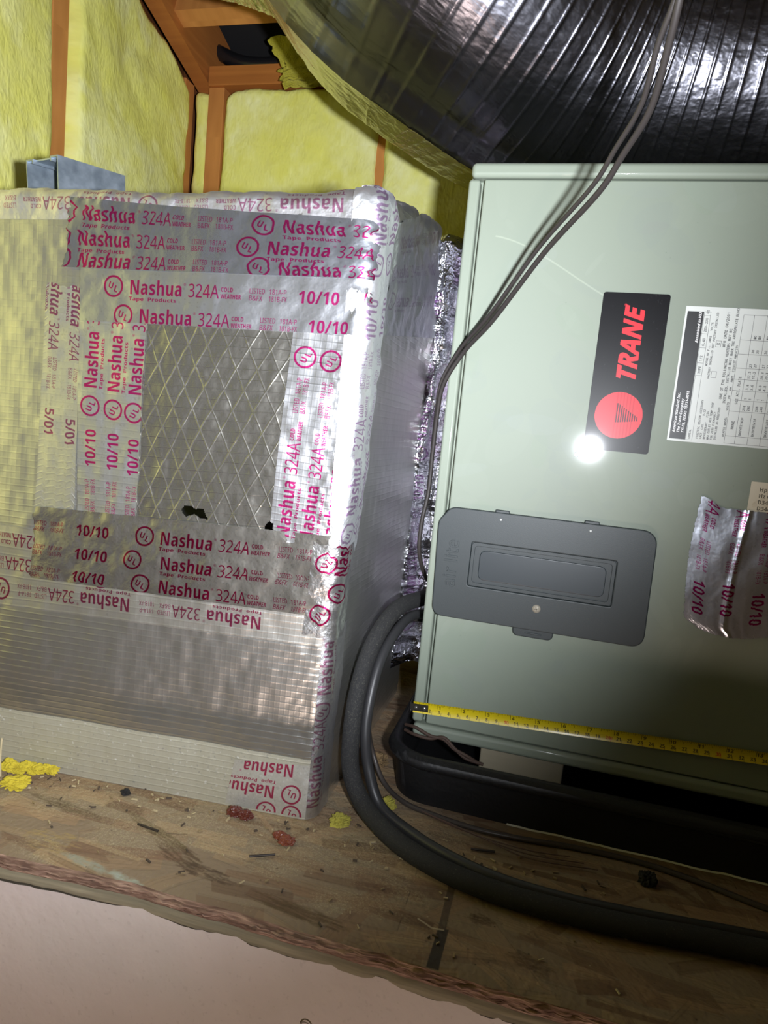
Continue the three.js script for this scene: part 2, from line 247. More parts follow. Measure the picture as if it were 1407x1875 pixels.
{
  const UL = V(0, 0, -1), Y = V(0, 1, 0), NL = V(1, 0, 0);
  const bays = [[-1.016, -1.062], [-0.61, -0.654], [-0.204, -0.248], [0.202, 0.158], [0.608, 0.564]];
  const lefts = [[-1.058, -1.428, 'yellow batt on the left wall between two studs, its ragged top under the rafter'], [-0.652, -1.019, 'yellow batt at the left frame edge, in front of the nearer stud'],
    [-0.246, -0.613, 'yellow batt on the left wall beside the duct box, outside the view'], [0.16, -0.207, 'yellow batt on the left wall level with the camera'], [0.566, 0.199, 'yellow batt on the left wall behind the camera']];
  lefts.forEach(([z0, z1, lb], i) => batt('insulation_batt', [-0.912, 0.02, z0], UL, Y, NL, z0 - z1, (a) => roofY(lerp(z0, z1, a)) - 0.03 + (i ? 0 : -0.012 + 0.012 * nz(a * 9, 2, 2, 201)) - 0.03 * sstep(0.8, 1, a) * (i ? 0 : 1), 0.034, 203 + i * 11, lb, 1));
  const UB = V(1, 0, 0), NB = V(0, 0, 1);
  batt('insulation_batt', [-0.9, 0.02, -1.5], UB, Y, NB, 0.046, () => 1.088, 0.045, 261, 'narrow strip of yellow batt in the corner beside the back stud', 0);
  const backs = [[-0.82, -0.441, 'wide yellow batt on the back wall right of the corner stud'], [-0.433, -0.05, 'yellow batt on the back wall, half hidden behind the air handler corner'], [-0.01, 0.356, 'yellow batt on the back wall hidden behind the air handler']];
  backs.forEach(([x0, x1, lb], i) => batt('insulation_batt', [x0, 0.02, -1.478], UB, Y, NB, x1 - x0, (a) => 1.088 - 0.02 * sstep(0.1, 0, a), 0.032, 271 + i * 13, lb, 0.3));
  // torn scrap hanging over the top plate
  const g = sheet(40, 30, (a, b) => { const x = -0.655 + 0.2 * a, y = 1.075 + 0.065 * b + 0.012 * nz(a * 6, b * 2, 2, 301) * (b > 0.5 ? 1 : 0.6); const jag = 0.012 * nz(b * 9, 3, 2, 303) * (a < 0.06 ? 1 : 0); return V(x + jag, y, -1.39 + 0.05 * b * b + 0.012 * nz(a * 7, b * 5, 3, 305)); });
  const g2 = sheet(40, 16, (a, b) => V(-0.64 + 0.2 * a, 1.062 + 0.035 * b + 0.006 * nz(a * 8, 1, 2, 307), -1.375 + 0.012 * nz(a * 7, b * 5, 3, 309)));
  tag(mesh('insulation_scrap', mergeGeometries([g, g2, (() => { const q = g.clone(); q.translate(0.004, 0, -0.018); return q; })()]), std({ map: rep(battT, 1, 1), color: 0xb8b074, roughness: 1, bumpMap: rep(battB, 2, 1), bumpScale: 0.006, side: THREE.DoubleSide })), 'torn flap of yellow insulation hanging over the back top plate', 'insulation');
  tag(mesh('black_pipe', tube([[-0.92, 1.235, -1.5], [-0.858, 1.2, -1.5], [-0.8, 1.178, -1.5], [-0.72, 1.178, -1.51], [-0.6, 1.2, -1.53], [-0.45, 1.21, -1.55]], 0.016, 80, 14), std({ color: lin(0.012, 0.012, 0.014), roughness: 0.25 })), 'black plastic pipe in the dark eave space above the back wall', 'pipe');
}

// ------------------------------------------------------------------ printed foil tape
const INK = ['#d8388a', '#b51f5c', '#a83a66'];
function foilRow(c, x, y, h, items, ink) {              // h: letter height in pixels
  c.fillStyle = c.strokeStyle = ink; c.textBaseline = 'alphabetic';
  const put = (t, font, wid, dy = 0) => { c.font = font; const m = c.measureText(t).width; c.save(); c.translate(x, y + dy); c.scale(wid / m, 1); c.fillText(t, 0, 0); c.restore(); };
  for (const it of items) {
    if (typeof it === 'number') { x += it * h; continue; }
    if (it === 'UL') { const r = h * 0.68; c.lineWidth = h * 0.14; c.beginPath(); c.arc(x + r, y - h * 0.5, r, 0, 7); c.stroke(); c.save(); c.font = `bold ${h * 0.62}px sans-serif`; c.translate(x + r, y - h * 0.5); c.rotate(0.3); c.textAlign = 'center'; c.fillText('U', -h * 0.2, h * 0.2); c.fillText('L', h * 0.24, h * 0.32); c.restore(); x += 2 * r + h * 0.55; }
    else if (it === 'N') { put('Nashua', `bold ${h * 1.36}px sans-serif`, h * 4.15); c.font = `${h * 0.25}px sans-serif`; c.fillText('®', x + h * 4.18, y - h * 0.75); put('Tape  Products', `bold ${h * 0.34}px sans-serif`, h * 3.7, h * 0.42); x += 4.55 * h; }
    else if (it === '324A') { put('324A', `${h * 1.25}px sans-serif`, h * 2.25); x += 2.35 * h; }
    else if (it === 'CW') { put('COLD', `bold ${h * 0.42}px sans-serif`, h * 0.85, -h * 0.5); put('WEATHER', `bold ${h * 0.42}px sans-serif`, h * 1.4, -h * 0.04); x += 1.9 * h; }
    else if (it === 'LS') { put('LISTED', `${h * 0.46}px sans-serif`, h * 1.05, -h * 0.5); put('B&FX', `${h * 0.46}px sans-serif`, h * 0.9, -h * 0.02); x += 1.3 * h; put('181A-P', `${h * 0.46}px sans-serif`, h * 1.15, -h * 0.5); put('181B-FX', `${h * 0.46}px sans-serif`, h * 1.2, -h * 0.02); x += 1.9 * h; }
    else { put(it, `bold ${h * 1.15}px sans-serif`, h * 0.55 * it.length); x += (0.55 * it.length + 1) * h; }
  }
}
const FULL = ['UL', 'N', '324A', 'CW', 'LS', '10/10', 0.5], SHORT = ['UL', 'N', '324A', 'CW', 'LS', 0.6];
// rows: [offset along in m, y of baseline from the top in m, items]; len, wid in metres
function tapeTex(len, wid, rows, { h = 0.0128, base = '#d6d8dc', ink = INK[0], mott = 0.12, sd = 1, fade = 1 } = {}) {
  const k = Math.min(3600, 2040 / len), w = Math.round(len * k), hh = Math.max(24, Math.round(wid * k));
  return canvasTex(w, hh, (c) => {
    c.fillStyle = base; c.fillRect(0, 0, w, hh);
    seed = 7000 + sd * 131;
    for (let i = 0; i < 1500; i++) { c.globalAlpha = mott * 1.6 * rnd(); c.fillStyle = rnd() < 0.5 ? '#8b8a86' : '#f2f4f8'; const r = rr(0.6, 5); c.beginPath(); c.ellipse(rnd() * w, rnd() * hh, r, r * rr(0.3, 0.9), rnd() * 3, 0, 7); c.fill(); }
    for (const [x, y, it, hs = 1] of rows) { c.globalAlpha = fade; foilRow(c, x * k, y * k, h * k * hs, it, ink); }
    c.globalAlpha = 1;
  });
}

// ------------------------------------------------------------------ foil covered duct box
const BR = 0.014, BC = V(-0.177, 0, -0.566), BD = V(0.9964, 0, -0.0853), BN = V(0.0853, 0, 0.9964), TH0 = 0.0854, TURN = Math.PI / 2 - TH0, ARC = BR * TURN;
const boxH = (s) => (s < 0 ? 0.575 + 0.035 * s : 0.575 + 0.058 * clamp(s / 0.27) - 0.03 * sstep(0.29, 0.34, s)) + 0.002 * nz(s * 25, 1, 2, 401);
function boxPoint(s, v, lift = 0, out = V(0, 0, 0)) {
  let N; const P = out;
  if (s <= -BR) { P.copy(BC).addScaledVector(BD, s); N = BN.clone(); }
  else {
    const cen = BC.clone().addScaledVector(BD, -BR).addScaledVector(BN, -BR), a = Math.min(TURN, (s + BR) / BR), th = TH0 + a;
    N = V(Math.sin(th), 0, Math.cos(th)); P.copy(cen).addScaledVector(N, BR);
    if (s > ARC - BR) P.z -= s - (ARC - BR);
  }
  const H = boxH(s), r = 0.011, lean = 0.012 * clamp(v / 0.55) * sstep(-0.16, -0.01, s) * (1 - 0.5 * sstep(0.05, 0.3, s)); P.x += lean;
  let up = 0, side = 1;
  if (v < H - r) P.y = v; else { const ph = Math.min(Math.PI / 2, (v - (H - r)) / r), ex = Math.min(s > -0.01 ? 0.012 : 1, Math.max(0, v - (H - r) - r * Math.PI / 2)); P.y = H - r + r * Math.sin(ph) + 0.15 * ex; P.addScaledVector(N, -(r * (1 - Math.cos(ph)) + ex)); up = Math.sin(ph); side = Math.cos(ph); }
  const edge = Math.exp(-(s * s) / 0.0006), top = Math.exp(-((v - H) ** 2) / 0.0005), sideTop = sstep(0.01, 0.06, s) * sstep(0.42, 0.54, v);
  let d = 0.0036 * nz(s * 8, v * 8, 2, 403) + 0.0008 * nz(s * 26, v * 30, 3, 405) + 0.0005 * nz(s * 90, v * 60, 2, 415) + (0.0016 * edge + 0.0014 * top) * nz(s * 90, v * 70, 3, 407) + sideTop * 0.008 * nz(s * 18 + v * 10, v * 22 - s * 10, 3, 409);
  d *= sstep(0, 0.03, v) * 0.7 + 0.3; d += lift;
  P.addScaledVector(N, d * side); P.y += d * up; return P;
}
const HOLES = [[[-0.152, 0.283], [-0.149, 0.2875], [-0.143, 0.288], [-0.138, 0.2855], [-0.131, 0.2865], [-0.128, 0.281], [-0.1255, 0.277], [-0.133, 0.2775], [-0.139, 0.2805], [-0.147, 0.277]], [[-0.0735, 0.2745], [-0.0735, 0.278], [-0.070, 0.2825], [-0.066, 0.281], [-0.0655, 0.274]]];
const holed = (s, v, k = 1) => HOLES.some((p) => { const cx = p.reduce((a, q) => a + q[0], 0) / p.length, cy = p.reduce((a, q) => a + q[1], 0) / p.length; return inPoly(cx + (s - cx) / k, cy + (v - cy) / k, p); });
const ductBox = group('duct_box');
tag(ductBox, 'large silver foil covered duct box patched with printed tape, left of the cabinet', 'duct');
{
  const S0 = -0.62, S1 = 0.34, VM = 0.69, vv = (t) => t * VM;
  const g = sheet(400, 280, (u, t) => { const s = lerp(S0, S1, u); return boxPoint(s, Math.min(vv(t), boxH(s) + 0.06)); }, (u, t) => !holed(lerp(S0, S1, u), vv(t), 1.45));
  uvScale(g, S1 - S0, VM); mesh('foil_facing', g, M.foil, ductBox);
  const top = sheet(30, 20, (u, v) => { const s = lerp(S0, -0.01, u), p = boxPoint(s, 0); return V(p.x - 0.01, boxH(s) - 0.002 + 0.17 * v * 0.33, p.z - 0.012 - v * 0.3); });
  mesh('top_panel', uvScale(top, 0.6, 0.33), M.foil, ductBox);
  const L = boxPoint(S0, 0); mesh('end_panel', boxUV(boxAt(L.x - 0.004, L.x + 0.002, 0, 0.56, -0.9, L.z - 0.004)), M.foil, ductBox);
  mesh('back_panel', boxUV(boxAt(L.x, -0.18, 0, 0.6, -0.91, -0.9)), M.foil, ductBox);
}
// corners in (s, v): canvas top left, top right, bottom right, bottom left
function boxStrip(name, C, mat, layer, { holes = false, wr = 0.0004, sd = 1, rag = 0 } = {}) {
  const d = (a, b) => Math.hypot(a[0] - b[0], a[1] - b[1]), L = d(C[0], C[1]), W = d(C[0], C[3]);
  const at = (u, t) => { const b = 1 - t; const j0 = rag * nz(b * 14, 1, 2, sd + 1) * (u < 0.5 ? (1 - 2 * u) : 0), j1 = rag * nz(b * 14, 2, 2, sd + 2) * (u > 0.5 ? 2 * u - 1 : 0); const uu = u + (j0 + j1) / L; return [0, 1].map((k) => lerp(lerp(C[0][k], C[1][k], uu), lerp(C[3][k], C[2][k], uu), b)); };
  const cell = holes ? 0.0009 : 0.0028, g = sheet(Math.max(8, Math.round(L / cell)), Math.max(6, Math.round(W / cell)), (u, t) => { const [s, v] = at(u, t); return boxPoint(s, v, 0.0006 * layer + wr * nz(s * 60, v * 60, 3, 500 + sd)); }, holes ? (u, t) => { const [s, v] = at(u, t); return !holed(s, v); } : null);
  return mesh(name, g, mat, ductBox);
}
const tapeMat = (len, wid, rows, o = {}) => std({ map: tapeTex(len, wid, rows, o), metalness: o.metal ?? 0.95, roughness: o.rough ?? 0.3, bumpMap: rep(o.bump ?? crinkleT, len * (o.bf ?? 7), wid * (o.bf ?? 7)), bumpScale: (o.bs ?? 0.0009) * 0.55 });
{
  const up = (q) => [q[3], q[0], q[1], q[2]], down = (q) => [q[1], q[2], q[3], q[0]], flip = (q) => [q[2], q[3], q[0], q[1]];
  const three = (o, it, y0 = 0.016, dy = 0.024) => [[o[0], y0, it], [o[1], y0 + dy, it], [o[2], y0 + 2 * dy, it]];
  boxStrip('facing_panel', [[-0.2, 0.456], [-0.058, 0.458], [-0.06, 0.268], [-0.205, 0.262]], M.diamond, 1, { holes: true, wr: 0.0005, sd: 2 });
  // old pale tape rolled over the top edge, print upside down
  boxStrip('tape_strip', flip([[-0.6, 0.595], [0.0, 0.61], [0.004, 0.548], [-0.6, 0.525]]), tapeMat(0.6, 0.066, [[0.01, 0.02, [...SHORT, ...SHORT, ...SHORT, ...SHORT]], [0.03, 0.044, [...SHORT, ...SHORT, ...SHORT, ...SHORT]], [0.0, 0.063, [...FULL, ...FULL, ...FULL]]], { base: '#e4e4e8', ink: '#a85c86', rough: 0.42, fade: 0.75, sd: 3, bs: 0.0014 }), 1, { wr: 0.0008, sd: 3 });
  boxStrip('tape_strip', down([[-0.299, 0.479], [-0.262, 0.477], [-0.26, 0.262], [-0.302, 0.262]]), tapeMat(0.216, 0.039, [[-0.012, 0.012, ['N', '324A', 0.4, 'LS', 0.8, '5/01']], [-0.02, 0.034, ['N', '324A', 0.4, 'LS', 0.8, '5/01']]], { base: '#d8d8d2', ink: '#9a4f7c', rough: 0.4, fade: 0.9, h: 0.0118, sd: 4, bump: scrimR, bf: 10, bs: 0.0006 }), 2, { sd: 4, rag: 0.004 });
  // upside-down older band under the lower patch
  boxStrip('tape_strip', flip([[-0.6, 0.256], [-0.007, 0.238], [-0.007, 0.172], [-0.6, 0.162]]), tapeMat(0.593, 0.07, [[0.055, 0.021, [0.5, 'N', '324A', 'LS', 'N', '324A', 'LS', ...FULL, ...FULL]], [0.06, 0.043, ['N', '324A', 'CW', 'LS', 'UL', 'N', '324A', 'LS', ...FULL]], [0.02, 0.064, [...SHORT, ...SHORT, ...SHORT]]], { base: '#cfcec8', ink: '#8e2c52', rough: 0.4, fade: 0.9, sd: 5, bump: scrimT, bf: 10, bs: 0.0006 }), 2, { sd: 5 });
  const q3 = [[-0.264, 0.452], [-0.196, 0.45], [-0.197, 0.258], [-0.256, 0.258]];
  boxStrip('tape_strip', up(q3), tapeMat(0.193, 0.064, [[0.012, 0.019, ['LS', 0.2, '10/10', 'UL', 'N', '324A']], [0.012, 0.042, ['LS', 0.1, '10/10', 'UL', 'N', '324A']], [0.01, 0.063, ['LS', 0, '10/10', 0.2, 'UL', 'N', '324A']]], { base: '#dadcdc', rough: 0.36, sd: 6, bump: scrimR, bf: 10, bs: 0.0007 }), 3, { wr: 0.0009, sd: 6 });
  const q5 = [[-0.064, 0.457], [0.001, 0.455], [-0.008, 0.262], [-0.069, 0.266]];
  boxStrip('tape_strip', up(q5), tapeMat(0.192, 0.064, [[0.004, 0.019, ['N', '324A', 'CW', 'LS', 'UL']], [0.003, 0.041, ['N', '324A', 'CW', 'LS', 'UL']], [0.002, 0.062, ['N', '324A', 'CW', 'LS', 'UL']]], { base: '#dcdee2', rough: 0.34, sd: 7, bump: scrimR, bf: 10, bs: 0.0007 }), 3, { sd: 7, holes: true });
  boxStrip('tape_strip', [[-0.3, 0.27], [-0.006, 0.276], [-0.008, 0.2], [-0.304, 0.199]], tapeMat(0.3, 0.074, [[0.0, 0.025, ['LS', 0.3, '10/10', 1.2, 'UL', 'N', '324A', 'CW', 'LS']], [0.0, 0.049, ['LS', 0.3, '10/10', 0.4, 'UL', 1.0, 'N', '324A', 'CW', 'LS']], [0.0, 0.072, ['LS', 0.3, '10/10', 1.2, 'UL', 0.2, 'N', '324A', 'CW', 'LS']]], { base: '#cccac2', ink: '#a01c4a', rough: 0.27, sd: 8, mott: 0.25 }), 4, { wr: 0.0011, sd: 8, rag: 0.003 });
  boxStrip('tape_strip', [[-0.266, 0.501], [-0.001, 0.502], [-0.003, 0.453], [-0.264, 0.448]], tapeMat(0.264, 0.051, [[0.026, -0.003, ['UL', 'N', '324A', 'CW', 'LS']], [0.025, 0.026, FULL.concat('UL')], [0.036, 0.051, FULL.concat('UL')]], { base: '#d3d6dc', rough: 0.32, sd: 9, bs: 0.0006 }), 4, { wr: 0.0003, sd: 9 });
  boxStrip('tape_strip', [[-0.276, 0.556], [-0.005, 0.548], [-0.002, 0.5], [-0.281, 0.495]], tapeMat(0.276, 0.058, [[-0.011, 0.018, [...SHORT, ...SHORT]], [-0.015, 0.039, ['UL', 'N', '324A', 'CW', 'LS', ...SHORT]], [-0.012, 0.0575, [...SHORT, ...SHORT]]], { base: '#c9ced8', rough: 0.27, sd: 10, bs: 0.0005 }), 5, { wr: 0.0004, sd: 10, rag: 0.004 });
  // upright tape round the near corner, in three lengths
  boxStrip('corner_tape', up([[-0.026, 0.6], [0.034, 0.61], [0.03, 0.262], [-0.014, 0.258]]), tapeMat(0.34, 0.052, [[0.01, 0.026, [...FULL, ...FULL]], [0.0, 0.05, [1, ...FULL, ...FULL]]], { base: '#eceef2', ink: '#96689c', rough: 0.48, fade: 0.6, sd: 11, bs: 0.0018, bf: 9 }), 4.5, { wr: 0.0016, sd: 11, rag: 0.006 });
  boxStrip('corner_tape', up([[-0.028, 0.268], [0.02, 0.268], [0.018, 0.18], [-0.03, 0.182]]), tapeMat(0.088, 0.048, [[0.012, 0.02, ['UL', 2, 'UL']], [0.034, 0.034, ['UL', 'N']]], { base: '#d8d8d8', ink: '#b01c58', rough: 0.33, sd: 12, bs: 0.0018, bf: 10 }), 5, { wr: 0.0014, sd: 12, rag: 0.004 });
  boxStrip('corner_tape', up([[-0.011, 0.19], [0.03, 0.19], [0.028, 0.002], [-0.009, 0.002]]), tapeMat(0.188, 0.04, [[0.01, 0.012, ['N', '324A', 'UL', 'N']]], { base: '#c6c6c8', ink: '#8a4468', rough: 0.42, fade: 0.6, sd: 13, bs: 0.0016, bf: 10 }), 3, { wr: 0.001, sd: 13 });
  // dusty tape along the foot and the short upside-down piece at the corner
  boxStrip('foot_tape', [[-0.6, 0.058], [0.0, 0.061], [0.0, 0.001], [-0.6, 0.001]], std({ map: tapeTex(0.6, 0.058, [], { base: '#b9b5a4', mott: 0.3, sd: 14 }), metalness: 0.55, roughness: 0.55, bumpMap: rep(scrimT, 5, 0.6), bumpScale: 0.0005 }), 1, { sd: 14 });
  boxStrip('tape_strip', flip([[-0.083, 0.049], [-0.005, 0.056], [-0.003, 0.003], [-0.089, 0.003]]), tapeMat(0.083, 0.05, [[0.012, 0.027, ['UL', 'N']], [0.02, 0.05, ['N']], [0.01, 0.007, ['UL', 'UL']]], { base: '#c2bfb6', ink: '#9c3450', rough: 0.5, metal: 0.6, sd: 15 }), 2, { sd: 15 });
  // side: tape patch across the upper part
  boxStrip('side_tape', [[0.035, 0.56], [0.3, 0.66], [0.31, 0.5], [0.03, 0.46]], tapeMat(0.28, 0.12, [[0.02, 0.03, FULL], [0.01, 0.06, FULL], [0.02, 0.09, FULL]], { base: '#cdced2', ink: '#8a6a90', rough: 0.36, fade: 0.4, sd: 16, bs: 0.0022 }), 3, { wr: 0.0022, sd: 16, rag: 0.006 });
}
{ // crumpled foil collar between box and cabinet
  const fold = (u, y) => 0.016 * Math.sin(u * 9 + 2 * nz(y * 5, 1, 2, 601)) + 0.008 * nz(u * 9, y * 34, 3, 603) + 0.006 * ridge(u * 5, y * 16, 3, 605) + 0.012 * nz(u * 3, y * 70, 2, 609) * sstep(0.24, 0.1, y);
  const g = sheet(46, 340, (u, v) => { const y = lerp(0.055, 0.66, v), H = 0.632, t = Math.max(0, y - H + 0.015); return V(lerp(-0.19, -0.106, u) + 0.004 * nz(y * 14, u, 2, 607), y < H ? y : H + 0.004 * nz(u * 8, 3, 2, 611), -0.872 + 0.03 * u + fold(u, y) - 1.4 * t - 0.025 * Math.sin(Math.PI * u)); });
  const C = group('duct_collar'); tag(C, 'crumpled foil collar joining the duct box to the green cabinet', 'duct');
  mesh('foil_wrap', g, std({ map: (() => { const t = tapeTex(0.6, 0.09, [[0.05, 0.03, [...FULL, ...FULL]], [0.1, 0.065, [...FULL, ...FULL]]], { base: '#d2d2da', ink: '#8c5c92', fade: 0.7, sd: 21 }); t.rotation = Math.PI / 2; t.center.set(0.5, 0.5); return t; })(), metalness: 1, roughness: 0.2, bumpMap: rep(crinkleT, 1, 7), bumpScale: 0.003, side: THREE.DoubleSide }), C);
  mesh('sleeve', boxUV(boxAt(-0.185, -0.112, 0.06, 0.62, -1.15, -0.93)), M.foilSmooth, C);
}
{ // galvanised steel channel lying on the box
  const s = new THREE.Shape(), w = 0.062, h = 0.042, t = 0.0016, lip = 0.014;
  for (const [i, [x, y]] of [[-w / 2, 0], [w / 2, 0], [w / 2, h], [w / 2 - lip, h], [w / 2 - lip, h - 0.005], [w / 2 - lip + t, h - 0.005], [w / 2 - lip + t, h - t], [w / 2 - t, h - t], [w / 2 - t, t], [-w / 2 + t, t], [-w / 2 + t, h - t], [-w / 2 + lip - t, h - t], [-w / 2 + lip - t, h - 0.005], [-w / 2 + lip, h - 0.005], [-w / 2 + lip, h], [-w / 2, h]].entries()) (i ? s.lineTo(x, y) : s.moveTo(x, y));
  const g = new THREE.ExtrudeGeometry(s, { depth: 0.085, bevelEnabled: false }); g.translate(0, 0, -0.085);
  const o = group('steel_channel'); mesh('channel_walls', boxUV(g, 8), M.zinc, o);
  mesh('cover_flange', boxUV(boxAt(-0.0295, 0.0295, h - 0.0022, h - 0.0006, -0.085, -0.003), 8), M.zinc, o);
  o.position.set(-0.591, 0.596, -0.663); o.rotation.y = -0.32; o.rotation.x = 0.1;
  tag(o, 'short grey galvanised steel channel lying on top of the duct box', 'metal channel');
}

// ------------------------------------------------------------------ air handler cabinet
const FZ = -0.673;
const paintT = canvasTex(1024, 1600, (c, w, h) => {      // panel x -0.0965..0.2665 (0.363 m), y 0.07..0.622
  c.fillStyle = '#818a7d'; c.fillRect(0, 0, w, h);
  const X = (x) => ((x + 0.0965) / 0.3635) * w, Y = (y) => h - ((y - 0.07) / 0.5525) * h;
  seed = 991;
  for (let i = 0; i < 260; i++) { c.globalAlpha = 0.035 * rnd(); c.fillStyle = rnd() < 0.5 ? '#6f786c' : '#b4beb0'; const r = rr(8, 90); c.beginPath(); c.ellipse(rnd() * w, rnd() * h, r, r * rr(0.2, 0.8), rnd() * 3, 0, 7); c.fill(); }
  c.strokeStyle = '#b3bba8'; c.lineWidth = 4; c.globalAlpha = 0.28; c.beginPath(); c.moveTo(X(-0.08), Y(0.57)); c.bezierCurveTo(X(-0.04), Y(0.565), X(0.0), Y(0.53), X(0.042), Y(0.512)); c.stroke();
  c.globalAlpha = 0.5; c.fillStyle = '#5f685d'; for (let i = 0; i < 40; i++) c.fillRect(rnd() * w, rnd() * h, rr(1, 3), rr(1, 3));
});
const PAINT = { metalness: 0, roughness: 0.52, specularIntensity: 0.55, clearcoat: 0.14, clearcoatRoughness: 0.08 };
const mPaint = phys({ color: 0x818a7d, ...PAINT }), mPanel = phys({ map: paintT, ...PAINT });
const air = group('air_handler'); tag(air, 'grey green metal air handler cabinet standing in the black drain pan', 'air handler');
{
  const XR = 0.62, XL = -0.1115;
  mesh('body', boxUV(boxAt(XL + 0.0015, XR - 0.002, 0.058, 0.634, -1.2, FZ - 0.012)), mPaint, air);
  mesh('corner_post', boxUV(boxAt(XL, -0.1002, 0.0705, 0.6225, FZ - 0.03, FZ, 0.003)), mPaint, air);
  mesh('top_rail', boxUV(boxAt(XL + 0.002, XR, 0.6235, 0.637, FZ - 0.03, FZ + 0.0035, 0.0045)), mPaint, air);
  mesh('bottom_rail', boxUV(boxAt(XL + 0.002, XR, 0.0562, 0.0695, FZ - 0.03, FZ + 0.0035, 0.0045)), mPaint, air);
  const g = boxAt(-0.0965, XR, 0.0705, 0.6225, FZ - 0.011, FZ, 0.002); { const p = g.attributes.position, a = g.attributes.uv; for (let i = 0; i < p.count; i++) a.setXY(i, (p.getX(i) + 0.0965) / 0.3635, (p.getY(i) - 0.07) / 0.5525); }
  paintT.wrapS = THREE.MirroredRepeatWrapping;
  mesh('front_panel', g, mPanel, air);
  // brand badge
  const badge = canvasTex(1024, 416, (c, w, h) => {
    c.fillStyle = '#0b0b0e'; c.fillRect(0, 0, w, h); c.fillStyle = '#d8343c';
    c.save(); c.beginPath(); c.arc(238, 196, 152, 0, 7); c.fill(); c.clip();
    c.fillStyle = '#b12a34'; for (let i = 0; i < 6; i++) c.fillRect(60, 172 + i * 21, 380, 9);
    c.fillStyle = '#4a1b24'; for (let i = 0; i < 10; i++) { const y = 180 + i * 14.5; c.save(); c.translate(0, y); c.beginPath(); c.moveTo(190 + i * 2, 0); c.lineTo(318 - i * 9, 0); c.lineTo(316 - i * 9, 8); c.lineTo(190 + i * 2, 8); c.fill(); c.restore(); }
    c.restore();
    c.fillStyle = '#d8343c'; c.font = 'italic bold 168px sans-serif'; const m = c.measureText('TRANE').width; c.save(); c.translate(452, 268); c.transform(1, 0, -0.06, 1, 0, 0); c.scale(470 / m, 0.98); c.lineWidth = 8; c.strokeStyle = '#d8343c'; c.strokeText('TRANE', 0, 0); c.fillText('TRANE', 0, 0); c.restore();
    c.font = '24px sans-serif'; c.fillText('®', 938, 156);
    seed = 4242; for (let i = 0; i < 60; i++) { c.globalAlpha = rr(0.1, 0.4); c.strokeStyle = '#8a8f94'; c.lineWidth = rr(1, 2.5); const x = rnd() * w, y = rnd() < 0.6 ? rr(260, 400) : rnd() * h; c.beginPath(); c.moveTo(x, y); c.lineTo(x + rr(-14, 14), y + rr(-10, 10)); c.stroke(); }
  });
  const rs = (w, h, r) => { const s = new THREE.Shape(); s.moveTo(-w / 2 + r, -h / 2); s.lineTo(w / 2 - r, -h / 2); s.quadraticCurveTo(w / 2, -h / 2, w / 2, -h / 2 + r); s.lineTo(w / 2, h / 2 - r); s.quadraticCurveTo(w / 2, h / 2, w / 2 - r, h / 2); s.lineTo(-w / 2 + r, h / 2); s.quadraticCurveTo(-w / 2, h / 2, -w / 2, h / 2 - r); s.lineTo(-w / 2, -h / 2 + r); s.quadraticCurveTo(-w / 2, -h / 2, -w / 2 + r, -h / 2); return s; };
  // a plate in reading position, turned a quarter so that its text runs upwards
  const plate = (name, x0, x1, y0, y1, r, t, tex, turn, mo, label) => {
    const w = turn ? y1 - y0 : x1 - x0, h = turn ? x1 - x0 : y1 - y0, gg = new THREE.ExtrudeGeometry(rs(w, h, r), { depth: t, bevelEnabled: false });
    const p = gg.attributes.position, a = gg.attributes.uv; for (let i = 0; i < p.count; i++) a.setXY(i, p.getX(i) / w + 0.5, p.getY(i) / h + 0.5);
    if (turn) gg.rotateZ(turn); gg.translate((x0 + x1) / 2, (y0 + y1) / 2, FZ + 0.0002);
    const o = mesh(name, gg, phys({ map: tex, ...mo }), air); o.userData.label = label; return o;
  };
  plate('brand_badge', 0.0268, 0.0858, 0.3755, 0.5222, 0.003, 0.001, badge, Math.PI / 2, { roughness: 0.36, specularIntensity: 0.3, clearcoat: 0.1, clearcoatRoughness: 0.08 }, 'black badge with red disc and red lettering');
  // rating label: reading width 0.1225 m (upwards), height 0.15 m (to the right)
  const rating = canvasTex(980, 1200, (c, w, h) => {
    c.fillStyle = '#cfd3cf'; c.fillRect(0, 0, w, h); c.fillStyle = '#17181a'; c.fillRect(16, 14, w - 52, 112);
    c.fillStyle = '#f0f0f0'; c.font = 'italic bold 26px sans-serif'; ['American Standard Inc.', 'The Trane Company', 'TYLER, TEXAS 75711-9010'].forEach((t, i) => c.fillText(t, 62, 48 + i * 30)); c.fillText('Assembled in USA', 720, 112);
    c.fillStyle = '#2a2c2e'; c.strokeStyle = '#3a3c3e'; c.lineWidth = 2;
    const T = (t, x, y, s = 20) => { c.font = `bold ${s}px monospace`; c.fillText(t, x, y); };
    c.strokeRect(16, 130, w - 52, 42); [[500, 'TYPE'], [590, '1/2'], [700, '6.40'], [800, '200-230'], [930, '60']].forEach(([x, t]) => { c.beginPath(); c.moveTo(x - 12, 130); c.lineTo(x - 12, 172); c.stroke(); T(t, x, 160, 24); });
    T('SERIAL', 22, 158, 20); T('MOTOR HP F.L. AMPS   VOLTS', 560, 200); T('FACTORY INSTALLED', 470, 226); T('NOT FACTORY INSTALLED', 690, 226);
    c.strokeRect(480, 236, 44, 34); c.strokeRect(700, 236, 44, 34); T('X', 714, 262, 28);
    ['ELECTRIC HEATER ACCESSORY', 'FACT. COIL     R-22', 'REFRIGERANT   PSIG', 'MAX OUTLET AIR TEMP 200F', 'FOR ZERO CLEARANCE', 'INSTALLED AS REQUIRED'].forEach((t, i) => T(t, 30, 212 + i * 24, 19));
    T('MFG DATE 04/2001', 700, 300, 26); T('ONE OF THE FOLLOWING HEATERS MAY BE', 330, 330, 24); T('INSTALLED. INSTALLER MUST MARK THE APPROPRIATE BLOCK', 300, 358, 22);
    c.strokeRect(16, 392, w - 60, h - 420);
